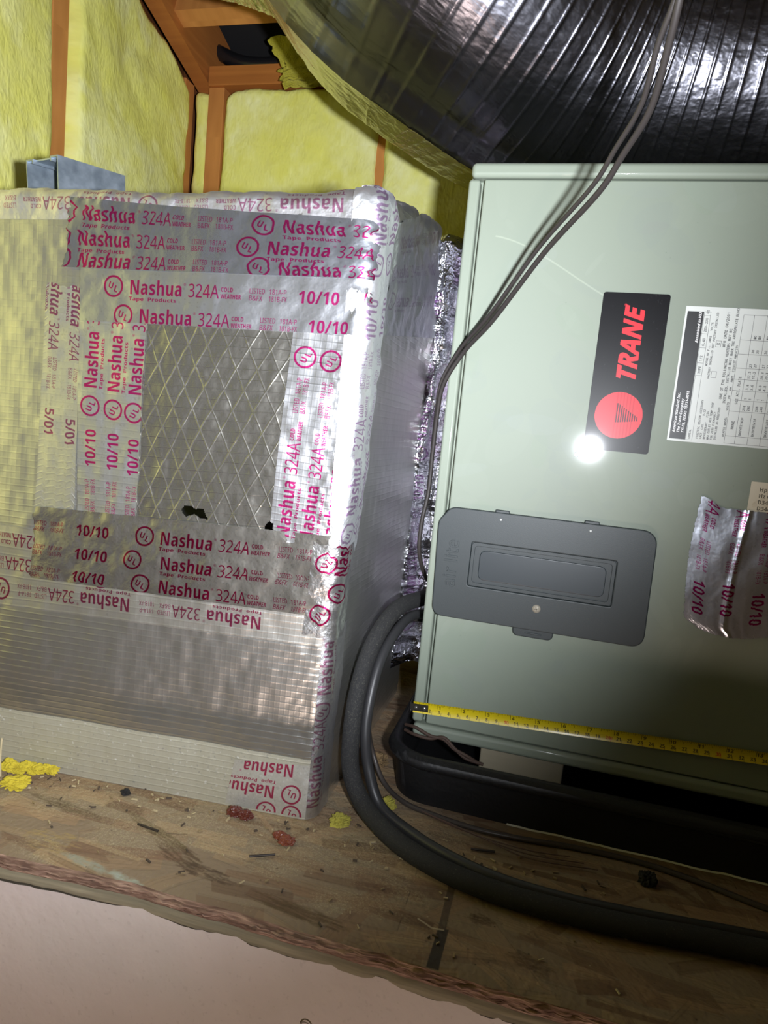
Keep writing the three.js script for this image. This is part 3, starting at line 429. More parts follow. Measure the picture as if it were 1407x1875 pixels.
    const cols = [16, 70, 250, 330, 400, 480, 560, 660, 760, w - 44]; T('HEATER MODEL    VOLTS  PH   KW   AMPS  CIRCUIT AMPACITY', 60, 386, 20); T('NONE', 120, 440, 26); T('SEE ACC. PLATE', 300, 440, 24);
    for (const x of cols) { c.beginPath(); c.moveTo(x, 392); c.lineTo(x, h - 28); c.stroke(); }
    for (let r = 0; r < 9; r++) { const y = 462 + r * 84; c.beginPath(); c.moveTo(16, y); c.lineTo(w - 44, y); c.stroke(); ['BAYHTR14' + (r % 4) + 'F', '208', '1', (3.6 + r * 1.2).toFixed(1), (17 + r * 3) + '.3', '27', '30', '60', '70'].forEach((t, i) => { T(t, cols[Math.min(i + 1, 8)] + 8, y + 34, 22); if (i) T(i === 1 ? '240' : t, cols[Math.min(i + 1, 8)] + 8, y + 64, 22); }); }
  });
  plate('rating_label', 0.1003, 0.2503, 0.3907, 0.513, 0.0006, 0.0004, rating, Math.PI / 2, { roughness: 0.42, clearcoat: 0.12, clearcoatRoughness: 0.25 }, 'white printed rating label with black heading');
  const note = canvasTex(512, 256, (c, w, h) => { c.fillStyle = '#cfc8b4'; c.fillRect(0, 0, w, h); c.fillStyle = '#5b574c'; c.font = 'bold 44px sans-serif'; ['Hp 1/2  PH 1', 'Hz 60  V 230', 'D344 118P03', 'D344 826P01'].forEach((t, i) => c.fillText(t, 66, 76 + i * 52)); seed = 77; for (let i = 0; i < 20; i++) { c.globalAlpha = 0.12; c.fillStyle = '#9a8a66'; c.beginPath(); c.ellipse(rnd() * w, rnd() * h, rr(10, 50), rr(4, 20), rnd() * 3, 0, 7); c.fill(); } });
  const np = plate('paper_tag', 0.1775, 0.236, 0.332, 0.3605, 0.001, 0.0003, note, 0, { roughness: 0.8 }, 'small stained paper tag');
  // foil tape patch: wrinkled, printed, text running downwards
  const outline = [[0.138, 0.3405], [0.1595, 0.333], [0.176, 0.3335], [0.214, 0.331], [0.214, 0.2185], [0.19, 0.2165], [0.173, 0.2135], [0.151, 0.2155], [0.1405, 0.2235], [0.1375, 0.25], [0.1358, 0.284], [0.137, 0.31]];
  const foilMap = tapeTex(0.128, 0.078, [[-0.012, 0.02, ['324A', 'CW', 'LS', '10/10']], [-0.02, 0.046, ['324A', 'CW', 'LS', '10/10']], [-0.016, 0.0715, ['324A', 'CW', 'LS', '10/10']]], { base: '#c3c8d2', ink: '#97185c', h: 0.0125, sd: 31 });
  foilMap.center.set(0.5, 0.5); foilMap.rotation = -Math.PI / 2;
  const fg = sheet(90, 120, (u, v) => {
    const y = lerp(0.342, 0.213, v), xl = lerp(0.1375, 0.1395, v) - 0.004 * Math.sin(v * Math.PI) + 0.006 * sstep(0.92, 1, v) * 2 + 0.0008 * nz(v * 90, 3, 2, 701);
    const topY = 0.0085 * sstep(0, 0.3, u) * (1 - v) + 0.0008 * nz(u * 60, 4, 2, 703) * (1 - v), botY = 0.0075 * Math.pow(Math.abs(u - 0.45) * 2, 2) * v * 0.8;
    const x = lerp(xl, 0.214, u), yy = y - topY + botY + 0.0008 * nz(u * 50, 6, 2, 707) * v;
    return V(x, yy, FZ + 0.0012 + 0.0009 * nz(u * 3, v * 4, 2, 705) + 0.0004 * ridge(u * 4, v * 4, 2, 709) + 0.001 * Math.exp(-(((u - 0.55 + v * 0.1) / 0.03) ** 2)));
  });
  { const p = fg.attributes.uv; for (let i = 0; i < p.count; i++) p.setXY(i, p.getX(i), 1 - p.getY(i)); const id = fg.index.array; for (let i = 0; i < id.length; i += 3) { const t = id[i]; id[i] = id[i + 1]; id[i + 1] = t; } fg.computeVertexNormals(); }
  const fp = mesh('foil_patch', fg, std({ map: foilMap, metalness: 1, roughness: 0.3, bumpMap: rep(crinkleT, 0.4, 0.6), bumpScale: 0.00035, side: THREE.DoubleSide }), air); fp.userData.label = 'torn wrinkled patch of printed foil tape';
  void outline;
  const sc = new THREE.CylinderGeometry(0.0022, 0.0026, 0.0018, 20); sc.rotateX(Math.PI / 2); sc.translate(0.0215, 0.369, FZ + 0.0008); mesh('panel_screw', sc, M.zinc, air);
  // dark plastic filter cover
  const plastic = std({ color: lin(0.026, 0.034, 0.036), roughness: 0.5, bumpMap: rep(fineT, 60, 60), bumpScale: 0.00003 });
  const cv = new THREE.Group(); cv.name = 'filter_cover'; air.add(cv); cv.userData.label = 'dark grey plastic access cover';
  const bev = { bevelEnabled: true, bevelThickness: 0.0012, bevelSize: 0.0012, bevelSegments: 3 };
  { const s = new THREE.Shape(); const L = -0.1025, R = 0.1045, B = 0.192, T = 0.3032; s.moveTo(L + 0.012, B); s.lineTo(R - 0.012, B); s.quadraticCurveTo(R, B, R, B + 0.012); s.lineTo(R - 0.001, T - 0.014); s.quadraticCurveTo(R - 0.001, T, R - 0.015, T); s.lineTo(L + 0.016, T); s.quadraticCurveTo(L + 0.01, T, L + 0.007, T - 0.004); s.lineTo(L + 0.001, T - 0.012); s.quadraticCurveTo(L - 0.001, T - 0.015, L - 0.001, T - 0.02); s.lineTo(L + 0.0015, B + 0.01); s.quadraticCurveTo(L + 0.002, B, L + 0.012, B);
    const hole = rs(0.1425, 0.0475, 0.004); const pts = hole.getPoints(8).map((p) => p.add(new THREE.Vector2(0.0015, 0.249))); s.holes.push(new THREE.Path(pts.reverse()));
    const gg = new THREE.ExtrudeGeometry(s, { depth: 0.0038, ...bev }); gg.translate(0, 0, FZ + 0.0016); mesh('plate', boxUV(gg), plastic, cv);
    const floor_ = boxAt(-0.07, 0.073, 0.2248, 0.2732, FZ + 0.0004, FZ + 0.0036); mesh('recess', boxUV(floor_), plastic, cv);
    const lip = rs(0.139, 0.044, 0.004), lh = rs(0.1335, 0.0385, 0.004); lip.holes.push(new THREE.Path(lh.getPoints(8).reverse())); const lg2 = new THREE.ExtrudeGeometry(lip, { depth: 0.0012, bevelEnabled: true, bevelThickness: 0.0004, bevelSize: 0.0004, bevelSegments: 2 }); lg2.translate(0.0015, 0.249, FZ + 0.0036); mesh('recess_rim', boxUV(lg2), plastic, cv);
    const inner = new THREE.ExtrudeGeometry(rs(0.121, 0.0285, 0.006), { depth: 0.0012, bevelEnabled: true, bevelThickness: 0.0008, bevelSize: 0.0008, bevelSegments: 3 }); inner.translate(0.002, 0.249, FZ + 0.0036); mesh('raised_field', boxUV(inner), std({ color: lin(0.028, 0.036, 0.041), roughness: 0.36 }), cv); }
  for (const x of [-0.042, 0.044]) { mesh('top_tab', boxUV(boxAt(x - 0.007, x + 0.007, 0.302, 0.3068, FZ, FZ + 0.0045, 0.001)), plastic, cv); const d = new THREE.SphereGeometry(0.0012, 12, 8); d.translate(x - 0.0005, 0.2975, FZ + 0.0066); mesh('dimple', d, std({ color: 0xcfd2d0, roughness: 0.4 }), cv); }
  { const t = rs(0.0375, 0.014, 0.005), gg = new THREE.ExtrudeGeometry(t, { depth: 0.003, ...bev }); gg.translate(0.0015, 0.191, FZ + 0.0014); const tab = mesh('latch_tab', boxUV(gg), plastic, cv); tab.userData.label = 'latch tab below the cover'; mesh('grip_rib', boxUV(boxAt(-0.006, 0.01, 0.1868, 0.1882, FZ + 0.005, FZ + 0.0064, 0.0005)), plastic, cv); }
  { const hd = new THREE.SphereGeometry(0.0046, 24, 12, 0, 6.3, 0, 1.1); hd.rotateX(Math.PI / 2); hd.scale(1, 1, 0.7); hd.translate(0.0023, 0.2135, FZ + 0.0052); mesh('cover_screw', hd, std({ color: 0x9a9486, metalness: 0.3, roughness: 0.6 }), cv); for (const r of [0.3, 1.87]) { const b = boxAt(-0.0022, 0.0022, -0.0004, 0.0004, -0.0004, 0.0004); b.rotateZ(r); b.translate(0.0023, 0.2135, FZ + 0.0083); mesh('screw_slot', boxUV(b), std({ color: 0x6f695c, roughness: 0.6 }), cv); } }
  const font = await new FontLoader().loadAsync('fonts/droid/droid_sans_regular.typeface.json');
  const tg = new TextGeometry('air lite', { font, size: 0.0125, depth: 0.0004, curveSegments: 4, bevelEnabled: true, bevelThickness: 0.0003, bevelSize: 0.0002, bevelSegments: 2 }); tg.rotateZ(Math.PI / 2); tg.translate(-0.0815, 0.2225, FZ + 0.0065); mesh('embossed_lettering', tg, plastic, cv);
}

// ------------------------------------------------------------------ steel tape measure across the cabinet
{
  const t = group('tape_measure'); tag(t, 'yellow steel tape measure blade hooked across the lower cabinet front', 'tape measure');
  const L = 0.52, W = 0.0122, k = 3800;
  const tex = canvasTex(Math.round(L * k), Math.round(W * k) + 2, (c, w, h) => {
    c.fillStyle = '#d9c31c'; c.fillRect(0, 0, w, h); c.fillStyle = '#2c2608'; const inch = 0.0254 * k;
    for (let i = 0; i < (L / 0.0254) * 16; i++) { const x = (i * inch) / 16, l = i % 16 === 0 ? 24 : i % 8 === 0 ? 15 : i % 4 === 0 ? 11 : 7; c.globalAlpha = i % 16 ? 0.55 : 0.9; c.fillRect(x, 0, 1.6, l); }
    c.globalAlpha = 0.95; c.font = 'bold 21px sans-serif'; c.textAlign = 'center';
    for (let i = 1; i < L / 0.0254; i++) c.fillText(String(i), i * inch + 12, 23);
    c.font = 'bold 17px sans-serif'; const cm = 0.01 * k;
    for (let i = 1; i < L / 0.01; i++) { c.fillStyle = i % 10 === 0 ? '#c43a18' : '#2c2608'; c.fillText(String(i), i * cm - 8, h - 6); c.globalAlpha = 0.6; c.fillRect(i * cm, h - 12, 1.4, 12); c.globalAlpha = 0.95; }
    c.fillStyle = '#c8501c'; c.font = 'bold 13px sans-serif'; c.fillText('12', 8.2 * inch - 30, 40);
    seed = 555; for (let i = 0; i < 120; i++) { c.globalAlpha = 0.12; c.fillStyle = rnd() < 0.5 ? '#8a7a10' : '#efe06a'; c.fillRect(rnd() * w, rnd() * h, rr(2, 30), rr(1, 3)); }
  });
  const g = sheet(120, 10, (u, v) => V(u * L, (v - 0.5) * W, 0.0016 * (1 - (2 * v - 1) ** 2) * -1 + 0.0022 + 0.006 * u * u));
  mesh('blade', g, phys({ map: tex, roughness: 0.4, clearcoat: 0.4, clearcoatRoughness: 0.2, side: THREE.DoubleSide }), t);
  const hk = mergeGeometries([boxAt(-0.0018, 0.0165, -0.0038, 0.0038, 0.0022, 0.0030), boxAt(-0.0026, -0.0018, -0.0055, 0.0055, -0.008, 0.0030)]);
  mesh('end_hook', boxUV(hk), std({ color: 0x55534c, metalness: 0.8, roughness: 0.35 }), t);
  for (const x of [0.0035, 0.0125]) { const r = new THREE.SphereGeometry(0.0021, 14, 8, 0, 6.3, 0, 1.2); r.rotateX(Math.PI / 2); r.translate(x, 0, 0.0024); mesh('rivet', r, std({ color: 0xb9b7ae, metalness: 0.9, roughness: 0.3 }), t); }
  t.position.set(-0.1112, 0.0873, FZ + 0.0008); t.rotation.z = 0.0515;
}

// ------------------------------------------------------------------ drain pan, block, wires under the cabinet
{
  const x0 = -0.122, x1 = 0.72, z1 = -0.638, z0 = -1.25, h = 0.052, r = 0.04;
  const path = (grow) => { const P = []; const c = [[x1 - r, z0 + r, -90], [x1 - r, z1 - r, 0], [x0 + r, z1 - r, 90], [x0 + r, z0 + r, 180]]; for (const [cx, cz, a0] of c) for (let i = 0; i <= 10; i++) { const a = ((a0 + i * 9) * Math.PI) / 180; P.push([cx + (r + grow) * Math.cos(a), cz + (r + grow) * Math.sin(a)]); } return P; };
  const prof = [[0.0, 0.0], [0.001, 0.012], [0.0025, 0.036], [0.003, 0.0405], [0.008, 0.0405], [0.0115, 0.0425], [0.0125, 0.046], [0.0105, 0.0505], [0.006, 0.0535], [0.001, 0.0535], [-0.002, 0.051], [-0.0035, 0.046], [-0.004, 0.004], [-0.03, 0.003]];
  const pos = [], idx = [], n = path(0).length;
  prof.forEach(([gr, y]) => path(gr).forEach(([x, z]) => pos.push(x, y, z)));
  for (let j = 0; j < prof.length - 1; j++) for (let i = 0; i < n; i++) { const a = j * n + i, b = j * n + (i + 1) % n, c = a + n, d = b + n; idx.push(a, b, d, a, d, c); }
  const g = new THREE.BufferGeometry(); g.setAttribute('position', new THREE.Float32BufferAttribute(pos, 3)); g.setIndex(idx); g.computeVertexNormals(); boxUV(g);
  const P = group('drain_pan'); tag(P, 'black plastic drain pan with rolled rim under the cabinet', 'drain pan');
  M.pan.side = THREE.DoubleSide; mesh('rim_and_walls', g, M.pan, P); mesh('pan_floor', boxUV(boxAt(x0 + 0.02, x1 - 0.02, 0.001, 0.004, z0 + 0.02, z1 - 0.02)), M.pan, P);
  const bl = boxAt(-0.037, 0.05, 0.0042, 0.0556, -0.86, -0.692, 0.002);
  tag(mesh('wood_block', boxUV(bl), std({ color: lin(0.34, 0.3, 0.21), roughness: 0.85, bumpMap: rep(woodT, 3, 6), bumpScale: 0.0008 })), 'pale wooden block under the front of the cabinet', 'block');
  const liner = sheet(160, 3, (u, v) => { const x = lerp(0.0, 0.4, u), j = nz(x * 40, 1, 3, 801); return V(x, 0.0006 + 0.001 * v, -0.6368 + 0.0018 * (1 - v) + 0.0014 * j); });
  tag(mesh('paper_liner', liner, std({ color: 0xd8d6d0, roughness: 0.7, side: THREE.DoubleSide })), 'thin white paper edge peeking out along the pan foot', 'paper');
  const wr = std({ color: lin(0.06, 0.035, 0.025), roughness: 0.7 });
  const wire = group('twisted_wires'); tag(wire, 'pair of twisted brown wires drooping between cabinet bottom rail and pan', 'wire');
  for (const s of [0, 1]) mesh('strand', tube([[-0.118, 0.064 - s * 0.006, -0.675], [-0.105, 0.068 - s * 0.008, -0.664], [-0.088, 0.063 - s * 0.003, -0.662], [-0.074, 0.062 + s * 0.002, -0.662], [-0.062, 0.055 + s * 0.001, -0.66], [-0.05, 0.052 - s * 0.003, -0.658], [-0.035 + s * 0.004, 0.044, -0.662]], 0.0018, 90, 8), wr, wire);
}

// ------------------------------------------------------------------ flexible duct overhead
{
  const R0 = 0.2, pitch = 0.0195, curve = new THREE.CatmullRomCurve3([[0.95, 0.868, -0.982], [0.45, 0.868, -0.982], [0.048, 0.878, -0.982], [-0.195, 0.956, -0.861], [-0.347, 1.09, -0.82], [-0.647, 1.14, -0.74]].map((p) => V(...p)), false, 'catmullrom', 0.5);
  const len = curve.getLength(), NS = Math.round((len / pitch) * 12), NA = 230, fr = [];
  let N = V(0, 1, 0); const CREASE = V(-0.295, -0.92, 0.255), OUTER = V(-0.55, -0.74, -0.37); let TURN_SIGN = 1;
  for (let i = 0; i <= NS; i++) { const p = curve.getPointAt(i / NS), T = curve.getTangentAt(i / NS); N.addScaledVector(T, -N.dot(T)).normalize(); fr.push([p, N.clone(), T.clone().cross(N)]); }
  { const [, n, b] = fr[Math.round(NS * 0.55)], q = Math.atan2(OUTER.dot(b), OUTER.dot(n)) - Math.atan2(CREASE.dot(b), CREASE.dot(n)); TURN_SIGN = Math.sin(q) > 0 ? 1 : -1; }
  const at = (u, v) => { const i = Math.min(NS, Math.round(v * NS)), [p, n, b] = fr[i], s = (i / NS) * len, a = u * Math.PI * 2, ph = s / pitch + u; const f = Math.abs(ph - Math.round(ph)) * 2; // 0 on the wire
    const wire = Math.exp(-f * f * 60), sag = 0.0008 * (1 - wire);
    const x = a * R0; let rad = R0 - sag + 0.0016 * nz(s * 10, x * 4, 2, 901) + 0.0007 * nz(s * 40, x * 10, 2, 903) + 0.006 * nz(s * 3, x * 4, 2, 907);
    let da = a - Math.atan2(CREASE.dot(b), CREASE.dot(n)); da = Math.atan2(Math.sin(da), Math.cos(da)); const away = da * TURN_SIGN;   // away > 0: up the far flank
    const off = away - 0.38, tip = R0 * (1 / Math.cos(0.38) - 1), zone = sstep(0.0, 0.06, away) * sstep(0.8, 0.7, away);
    rad += Math.abs(off) < 0.38 ? R0 * (1 / Math.cos(off) - 1) : tip * clamp(1 - (Math.abs(off) - 0.38) / 0.16);  // flat facet, shaped so this flank mirrors the yellow wall
    rad += zone * (0.0012 * nz(s * 110, x * 10, 3, 911) + 0.0012 * nz(s * 26, x * 16, 2, 913));
    return V(0, 0, 0).copy(p).addScaledVector(n, rad * Math.cos(a)).addScaledVector(b, rad * Math.sin(a)); };
  const flank = (u, v) => { const [, n, b] = fr[Math.min(NS, Math.round(v * NS))]; let da = u * Math.PI * 2 - Math.atan2(CREASE.dot(b), CREASE.dot(n)); da = Math.atan2(Math.sin(da), Math.cos(da)) * TURN_SIGN; return da > 0 && da < 0.78; };
  const g = uvScale(sheet(NA, NS, at, (u, v) => !flank(u, v)), R0 * 6.283, len), gf = uvScale(sheet(NA, NS, at, flank), R0 * 6.283, len);
  const F = group('flexible_duct'); tag(F, 'wide flexible duct in dark shiny ribbed film above the cabinet', 'duct'); M.film.side = THREE.DoubleSide;
  mesh('film_jacket', g, M.film, F);
  mesh('reflection_band', gf, std({ color: lin(0.8, 0.8, 0.8), metalness: 1, roughness: 0.24, bumpMap: rep(crinkleT, 4, 9), bumpScale: 0.0022, side: THREE.DoubleSide }), F).userData.label = 'crinkled lower left flank of the film, made brighter for the yellow wall reflection';  // brighter copy of the film colour, put in for the wall's reflection
  for (const i of [0, NS]) { const [p, n, b] = fr[i], cg = new THREE.CircleGeometry(R0 * 0.98, 48); const m = new THREE.Matrix4().makeBasis(n, b, n.clone().cross(b)); cg.applyMatrix4(m); cg.translate(p.x, p.y, p.z); mesh('end_cap', cg, M.film, F); }
}

// ------------------------------------------------------------------ cables and hoses
{
  const pts = [[0.034, 0.80, -0.36], [0.036, 0.66, -0.395], [0.036, 0.624, -0.42], [0.035, 0.609, -0.44], [0.032, 0.59, -0.47], [0.02, 0.574, -0.5], [0.011, 0.562, -0.52], [-0.027, 0.532, -0.58], [-0.071, 0.482, -0.635], [-0.097, 0.457, -0.662], [-0.1165, 0.425, -0.678], [-0.1215, 0.395, -0.69], [-0.124, 0.355, -0.7], [-0.125, 0.313, -0.705], [-0.129, 0.277, -0.705], [-0.129, 0.246, -0.71], [-0.123, 0.216, -0.73], [-0.118, 0.2, -0.76]];
  tag(mesh('control_cable', tube(pts, 0.0023, 300, 10), M.cable), 'brown control cable slanting across the cabinet front, the lower strand', 'cable');
  const p2 = pts.slice(0, 14).map(([x, y, z], i) => [x - 0.0045 * sstep(13, 5, i) - 0.001 + (i < 3 ? 0.004 * (3 - i) : 0), y + 0.0035, z + 0.001 - 0.004 * sstep(8, 13, i)]);
  tag(mesh('control_cable', tube(p2, 0.0018, 300, 10), M.cable), 'thinner brown cable running along the slanting cable, upper strand', 'cable');
  const hose = [[-0.1128, 0.168, -0.86], [-0.118, 0.179, -0.8], [-0.129, 0.184, -0.75], [-0.144, 0.183, -0.7], [-0.153, 0.166, -0.66], [-0.158, 0.142, -0.635], [-0.16, 0.11, -0.617], [-0.159, 0.075, -0.606], [-0.155, 0.04, -0.602], [-0.14, 0.018, -0.592], [-0.098, 0.0094, -0.557], [-0.053, 0.0094, -0.532], [-0.006, 0.0094, -0.52], [0.038, 0.0094, -0.517], [0.101, 0.0094, -0.519], [0.162, 0.0094, -0.526], [0.203, 0.0094, -0.529], [0.258, 0.0094, -0.534], [0.5, 0.0094, -0.55]];
  const hg = tube(hose, 0.0088, 420, 22);
  tag(mesh('insulated_hose', hg, M.rubber), 'thick black insulated hose curving round the box and along the platform', 'hose');
  const h2_ = hose.slice(0, 11).map(([x, y, z], i) => [x + 0.0125 + (i > 7 ? 0.004 : 0), y - 0.012 * sstep(6, 2, i), z - 0.007 + (i > 8 ? -0.01 : 0)]).concat([[-0.04, 0.006, -0.553], [0.0, 0.006, -0.541], [0.05, 0.006, -0.537], [0.1, 0.006, -0.539], [0.2, 0.006, -0.549], [0.5, 0.006, -0.57]]);
  h2_[0] = [-0.114, 0.15, -0.87]; h2_[1] = [-0.114, 0.158, -0.81]; h2_[2] = [-0.118, 0.166, -0.757]; h2_[9] = [-0.122, 0.012, -0.6]; h2_[10] = [-0.08, 0.006, -0.573];
  tag(mesh('copper_line', tube(h2_, 0.0055, 400, 14), std({ color: lin(0.03, 0.03, 0.032), roughness: 0.42 })), 'slim dark refrigerant line lying on the inner side of the thick hose', 'pipe');
  const thin = [[-0.118, 0.15, -0.78], [-0.14, 0.165, -0.72], [-0.152, 0.158, -0.682], [-0.155, 0.139, -0.66], [-0.155, 0.106, -0.65], [-0.153, 0.073, -0.648], [-0.15, 0.03, -0.668], [-0.132, 0.006, -0.655], [-0.102, 0.0035, -0.628], [-0.067, 0.0032, -0.618], [-0.024, 0.003, -0.612], [0.018, 0.003, -0.614], [0.068, 0.003, -0.62], [0.128, 0.003, -0.62], [0.177, 0.003, -0.61], [0.224, 0.003, -0.596], [0.4, 0.003, -0.58]];
  tag(mesh('thin_cable', tube(thin, 0.0026, 360, 8), std({ color: lin(0.06, 0.05, 0.045), roughness: 0.35 })), 'thin dark cable looping down beside the pan and along its foot', 'cable');
  for (const k of [0, 1, 2]) tag(mesh('fine_wire', tube([[-0.09, 0.004, -0.622], [-0.04 + k * 0.01, 0.003 + k * 0.001, -0.605 + k * 0.004], [0.02, 0.003, -0.598 + k * 0.006], [0.06 + k * 0.012, 0.0025, -0.604 + k * 0.005]], 0.0006, 60, 6), std({ color: lin(0.1, 0.06, 0.05), roughness: 0.5 })), ['hair thin reddish wire lying closest to the pan foot', 'hair thin reddish wire between two others before the pan', 'hair thin reddish wire farthest from the pan foot'][k], 'wire', 'fine wires in front of the pan');
}

// ------------------------------------------------------------------ small debris on the platform
function lump(r, sd, sx = 1, sy = 0.6, sz = 1, rough = 0.5) { const g = new THREE.IcosahedronGeometry(r, 12), p = g.attributes.position; for (let i = 0; i < p.count; i++) { const x = p.getX(i) / r, y = p.getY(i) / r, z = p.getZ(i) / r, k = 1 + rough * (nz(x * 1.6 + sd, y * 1.6 + z * 1.3, 3, sd) + 0.5 * nz(x * 5 + z * 2, y * 5 - z * 3, 2, sd + 3)); p.setXYZ(i, p.getX(i) * k * sx, p.getY(i) * k * sy, p.getZ(i) * k * sz); } g.computeVertexNormals(); return boxUV(g, 6); }
{
  const place = (name, g, m, x, y, z, label, cat, grp, ry = 0) => { const o = mesh(name, g, m); o.position.set(x, y, z); o.rotation.y = ry; return tag(o, label, cat, grp); };
  const red = std({ color: lin(0.1, 0.02, 0.012), roughness: 0.35 }), red2 = std({ color: lin(0.18, 0.045, 0.022), roughness: 0.35 });
  place('sealant_crumb', mergeGeometries([lump(0.0075, 1, 1, 0.6, 0.8), lump(0.0065, 2, 1.2, 0.5, 0.8).translate(0.011, 0, 0.001)]), red, -0.25, 0.003, -0.548, 'dark red crumb at the foot of the duct box', 'crumb');
  place('sealant_crumb', mergeGeometries([lump(0.006, 3, 1.1, 0.6, 0.8), lump(0.0055, 4, 1.2, 0.5, 1).translate(0.009, 0, 0.004)]), red2, -0.197, 0.003, -0.53, 'orange red crumb lying in the dust before the box corner', 'crumb');
  const ym = std({ color: lin(0.5, 0.4, 0.03), roughness: 1, bumpMap: rep(battB, 1, 1), bumpScale: 0.004 }), ym2 = std({ color: lin(0.4, 0.36, 0.06), roughness: 1, bumpMap: rep(battB, 1, 1), bumpScale: 0.004 });
  place('insulation_tuft', mergeGeometries([lump(0.009, 11, 1.4, 0.6, 0.8, 0.7), lump(0.009, 12, 1.5, 0.5, 0.7, 0.7).translate(0.022, 0.002, -0.003), lump(0.007, 21, 1.2, 0.6, 0.7, 0.7).translate(0.038, 0.003, -0.006)]), ym, -0.485, 0.005, -0.528, 'bright yellow tuft of insulation at the left foot of the box', 'tuft');
  place('insulation_tuft', lump(0.011, 13, 1.1, 0.5, 0.9, 0.8), ym, -0.465, 0.003, -0.508, 'yellow tuft nearest the left frame edge, in the dust', 'tuft');
  place('insulation_tuft', lump(0.007, 14, 1, 0.6, 1, 0.8), ym2, -0.153, 0.003, -0.572, 'small olive tuft beside the box corner, left of the hose', 'tuft');
  place('insulation_tuft', lump(0.008, 15, 1.1, 0.6, 1, 0.8), ym2, -0.118, 0.003, -0.618, 'small yellow tuft between hose and thin cable', 'tuft');
  place('wood_chip', lump(0.013, 16, 1.2, 0.6, 0.9, 0.7), std({ color: lin(0.2, 0.13, 0.06), roughness: 0.9, bumpMap: rep(battB, 2, 2), bumpScale: 0.004 }), -0.15, 0.005, -0.698, 'tan lump of wood debris in the gap behind the hose', 'debris');
  place('black_lump', lump(0.007, 17, 1, 0.9, 0.8, 0.5), M.tar, 0.126, 0.005, -0.594, 'black lump on the bare board below the pan', 'debris');
  place('black_lump', lump(0.004, 18, 1.2, 0.7, 0.8, 0.6), M.tar, -0.362, 0.002, -0.537, 'small dark fluff at the foot of the box', 'debris');
  const nailM = std({ color: lin(0.05, 0.04, 0.035), metalness: 0.5, roughness: 0.5 });
  [[-0.018, -0.583, 0.2, 'dark nail lying between hose and pan'], [-0.31, -0.497, -0.1, 'dark splinter in the dust near the left platform edge'], [-0.2, -0.5, 0.5, 'dark splinter lying in front of the red crumbs']].forEach(([x, z, a, lb]) => place('nail', tube([[-0.011, 0.0016, 0], [0, 0.0018, 0.0004], [0.011, 0.0016, 0]], 0.0011, 12, 7), nailM, x, 0.0004, z, lb, 'nail', null, a));
  const chipM = [std({ color: lin(0.42, 0.34, 0.2), roughness: 0.9 }), std({ color: lin(0.26, 0.19, 0.1), roughness: 0.9 }), std({ color: lin(0.07, 0.05, 0.035), roughness: 0.9 })];
  seed = 31415; const chips = [];
  for (let i = 0; i < 190; i++) { const near = rnd() < 0.6, x = rr(-0.5, 0.1), z = near ? -0.537 - 0.085 * (x + 0.5) + Math.abs(rr(-0.06, 0.06)) * rnd() + 0.004 : rr(-0.6, -0.44); if (x > -0.17 && z < -0.59) continue; const L = rr(0.0012, 0.006), g = new THREE.BoxGeometry(L, rr(0.0005, 0.0014), rr(0.0006, 0.0018)); g.rotateY(rnd() * 3); g.rotateZ(rr(-0.2, 0.2)); g.translate(x, 0.0012, z); chips.push([g, (rnd() * 3) | 0]); }
  const names3 = ['pale', 'brown', 'dark'];
  for (const k of [0, 1, 2]) { const o = mesh('wood_flakes', mergeGeometries(chips.filter((c) => c[1] === k).map((c) => c[0])), chipM[k]); tag(o, `${names3[k]} wood flakes and grit scattered over the platform dust`, 'debris'); o.userData.kind = 'stuff'; }
  place('straw', tube([[0, 0, 0], [0.001, 0.02, 0.002], [0.004, 0.042, 0.004]], 0.0009, 20, 6), std({ color: lin(0.5, 0.42, 0.26), roughness: 0.8 }), -0.487, 0.001, -0.515, 'pale straw standing up beside the yellow tuft', 'straw');
}

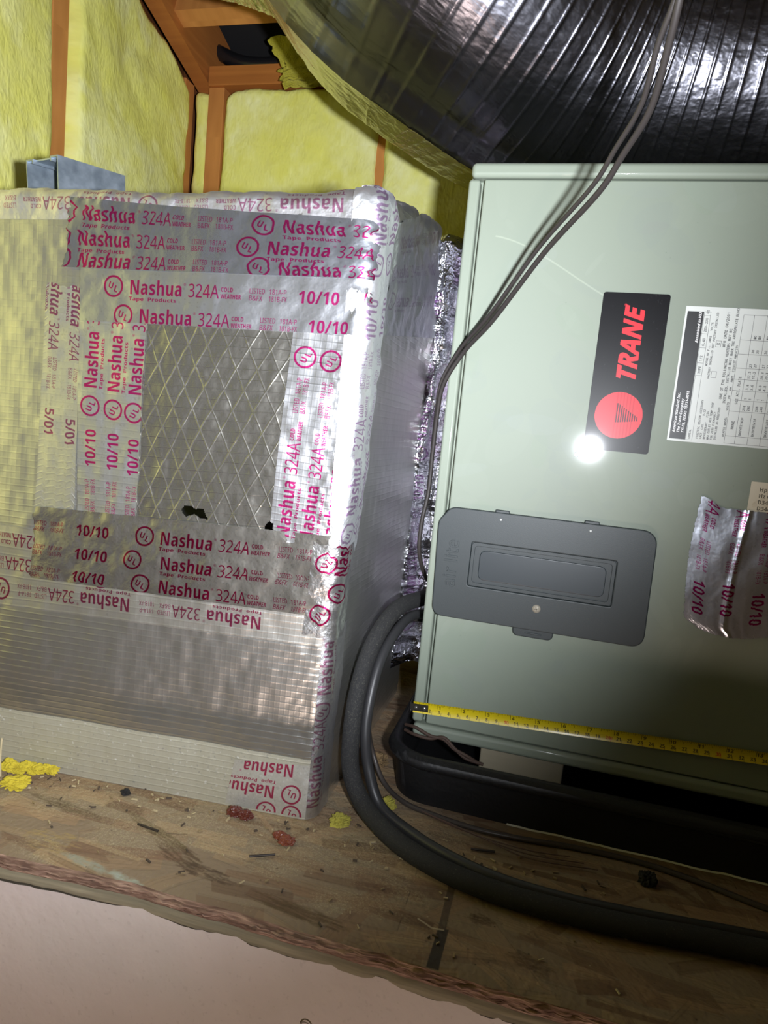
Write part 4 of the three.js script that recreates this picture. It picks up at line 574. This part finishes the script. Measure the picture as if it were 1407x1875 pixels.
// ------------------------------------------------------------------ the torch and the added fill lamp
{
  const t = group('hand_torch'); tag(t, 'slim black hand torch beside the camera lens', 'torch');
  const barrel = new THREE.LatheGeometry([[0.0, -0.1], [0.011, -0.1], [0.012, -0.098], [0.012, -0.03], [0.0145, -0.02], [0.0145, -0.003], [0.0125, -0.003], [0.0115, -0.006]].map(([a, b]) => new THREE.Vector2(a, b)), 40);
  mesh('barrel', barrel, std({ color: 0x111214, roughness: 0.4, metalness: 0.6, side: THREE.DoubleSide }), t);
  const lens = new THREE.CylinderGeometry(0.0112, 0.0112, 0.001, 32); lens.translate(0, -0.0055, 0);
  mesh('lamp_lens', lens, std({ color: 0xffffff, emissive: 0xf4f8ff, emissiveIntensity: 6 }), t);
  const dir = TORCH_AIM.clone().sub(TORCH_AT).normalize(); t.quaternion.setFromUnitVectors(V(0, 1, 0), dir); t.position.copy(TORCH_AT).addScaledVector(dir, -0.002);
}
{
  const g = group('added_fill_lamp'); tag(g, 'added unseen fill lamp with metal cone shade facing the pink wall', 'lamp');  // added out of view, only to brighten the pink wall
  const dir = FILL_AIM.clone().sub(FILL_LAMP).normalize(), q = new THREE.Quaternion().setFromUnitVectors(V(0, 1, 0), dir);
  const shade = new THREE.LatheGeometry([[0.02, -0.1], [0.03, -0.095], [0.085, 0.03], [0.0835, 0.03], [0.0285, -0.092], [0.0, -0.094]].map(([a, b]) => new THREE.Vector2(a, b)), 48); shade.applyQuaternion(q);
  mesh('fill_shade', shade, std({ color: 0x8c8c88, metalness: 0.6, roughness: 0.5, side: THREE.DoubleSide }), g);
  const disc = new THREE.CylinderGeometry(0.055, 0.055, 0.004, 32); disc.translate(0, -0.02, 0); disc.applyQuaternion(q); mesh('fill_diffuser', disc, std({ color: 0xffffff, emissive: 0xffe4d4, emissiveIntensity: 3 }), g);
  const foot = dir.clone().multiplyScalar(-0.1); const st = tube([[foot.x, foot.y, foot.z], [foot.x - dir.x * 0.05, foot.y - 0.05, foot.z - dir.z * 0.05], [foot.x - dir.x * 0.06, -0.5, foot.z - dir.z * 0.06], [foot.x - dir.x * 0.06, -0.87, foot.z - dir.z * 0.06]], 0.01, 40, 12); mesh('pole', st, M.zinc, g);
  const bs = new THREE.LatheGeometry([[0, 0.02], [0.05, 0.018], [0.1, 0.008], [0.105, 0], [0, 0]].map(([a, b]) => new THREE.Vector2(a, b)), 40); bs.translate(foot.x - dir.x * 0.06, -0.88, foot.z - dir.z * 0.06); mesh('base', bs, M.zinc, g);
  g.position.copy(FILL_LAMP);
  const p = new THREE.SpotLight(0xffe4d4, 1.25, 0, 0.95, 0.6, 2); p.castShadow = true; p.shadow.radius = 2.7; p.position.copy(dir).multiplyScalar(-0.015); p.target.position.copy(FILL_AIM).sub(FILL_LAMP); g.add(p, p.target);
}
renderer.render(scene, camera);
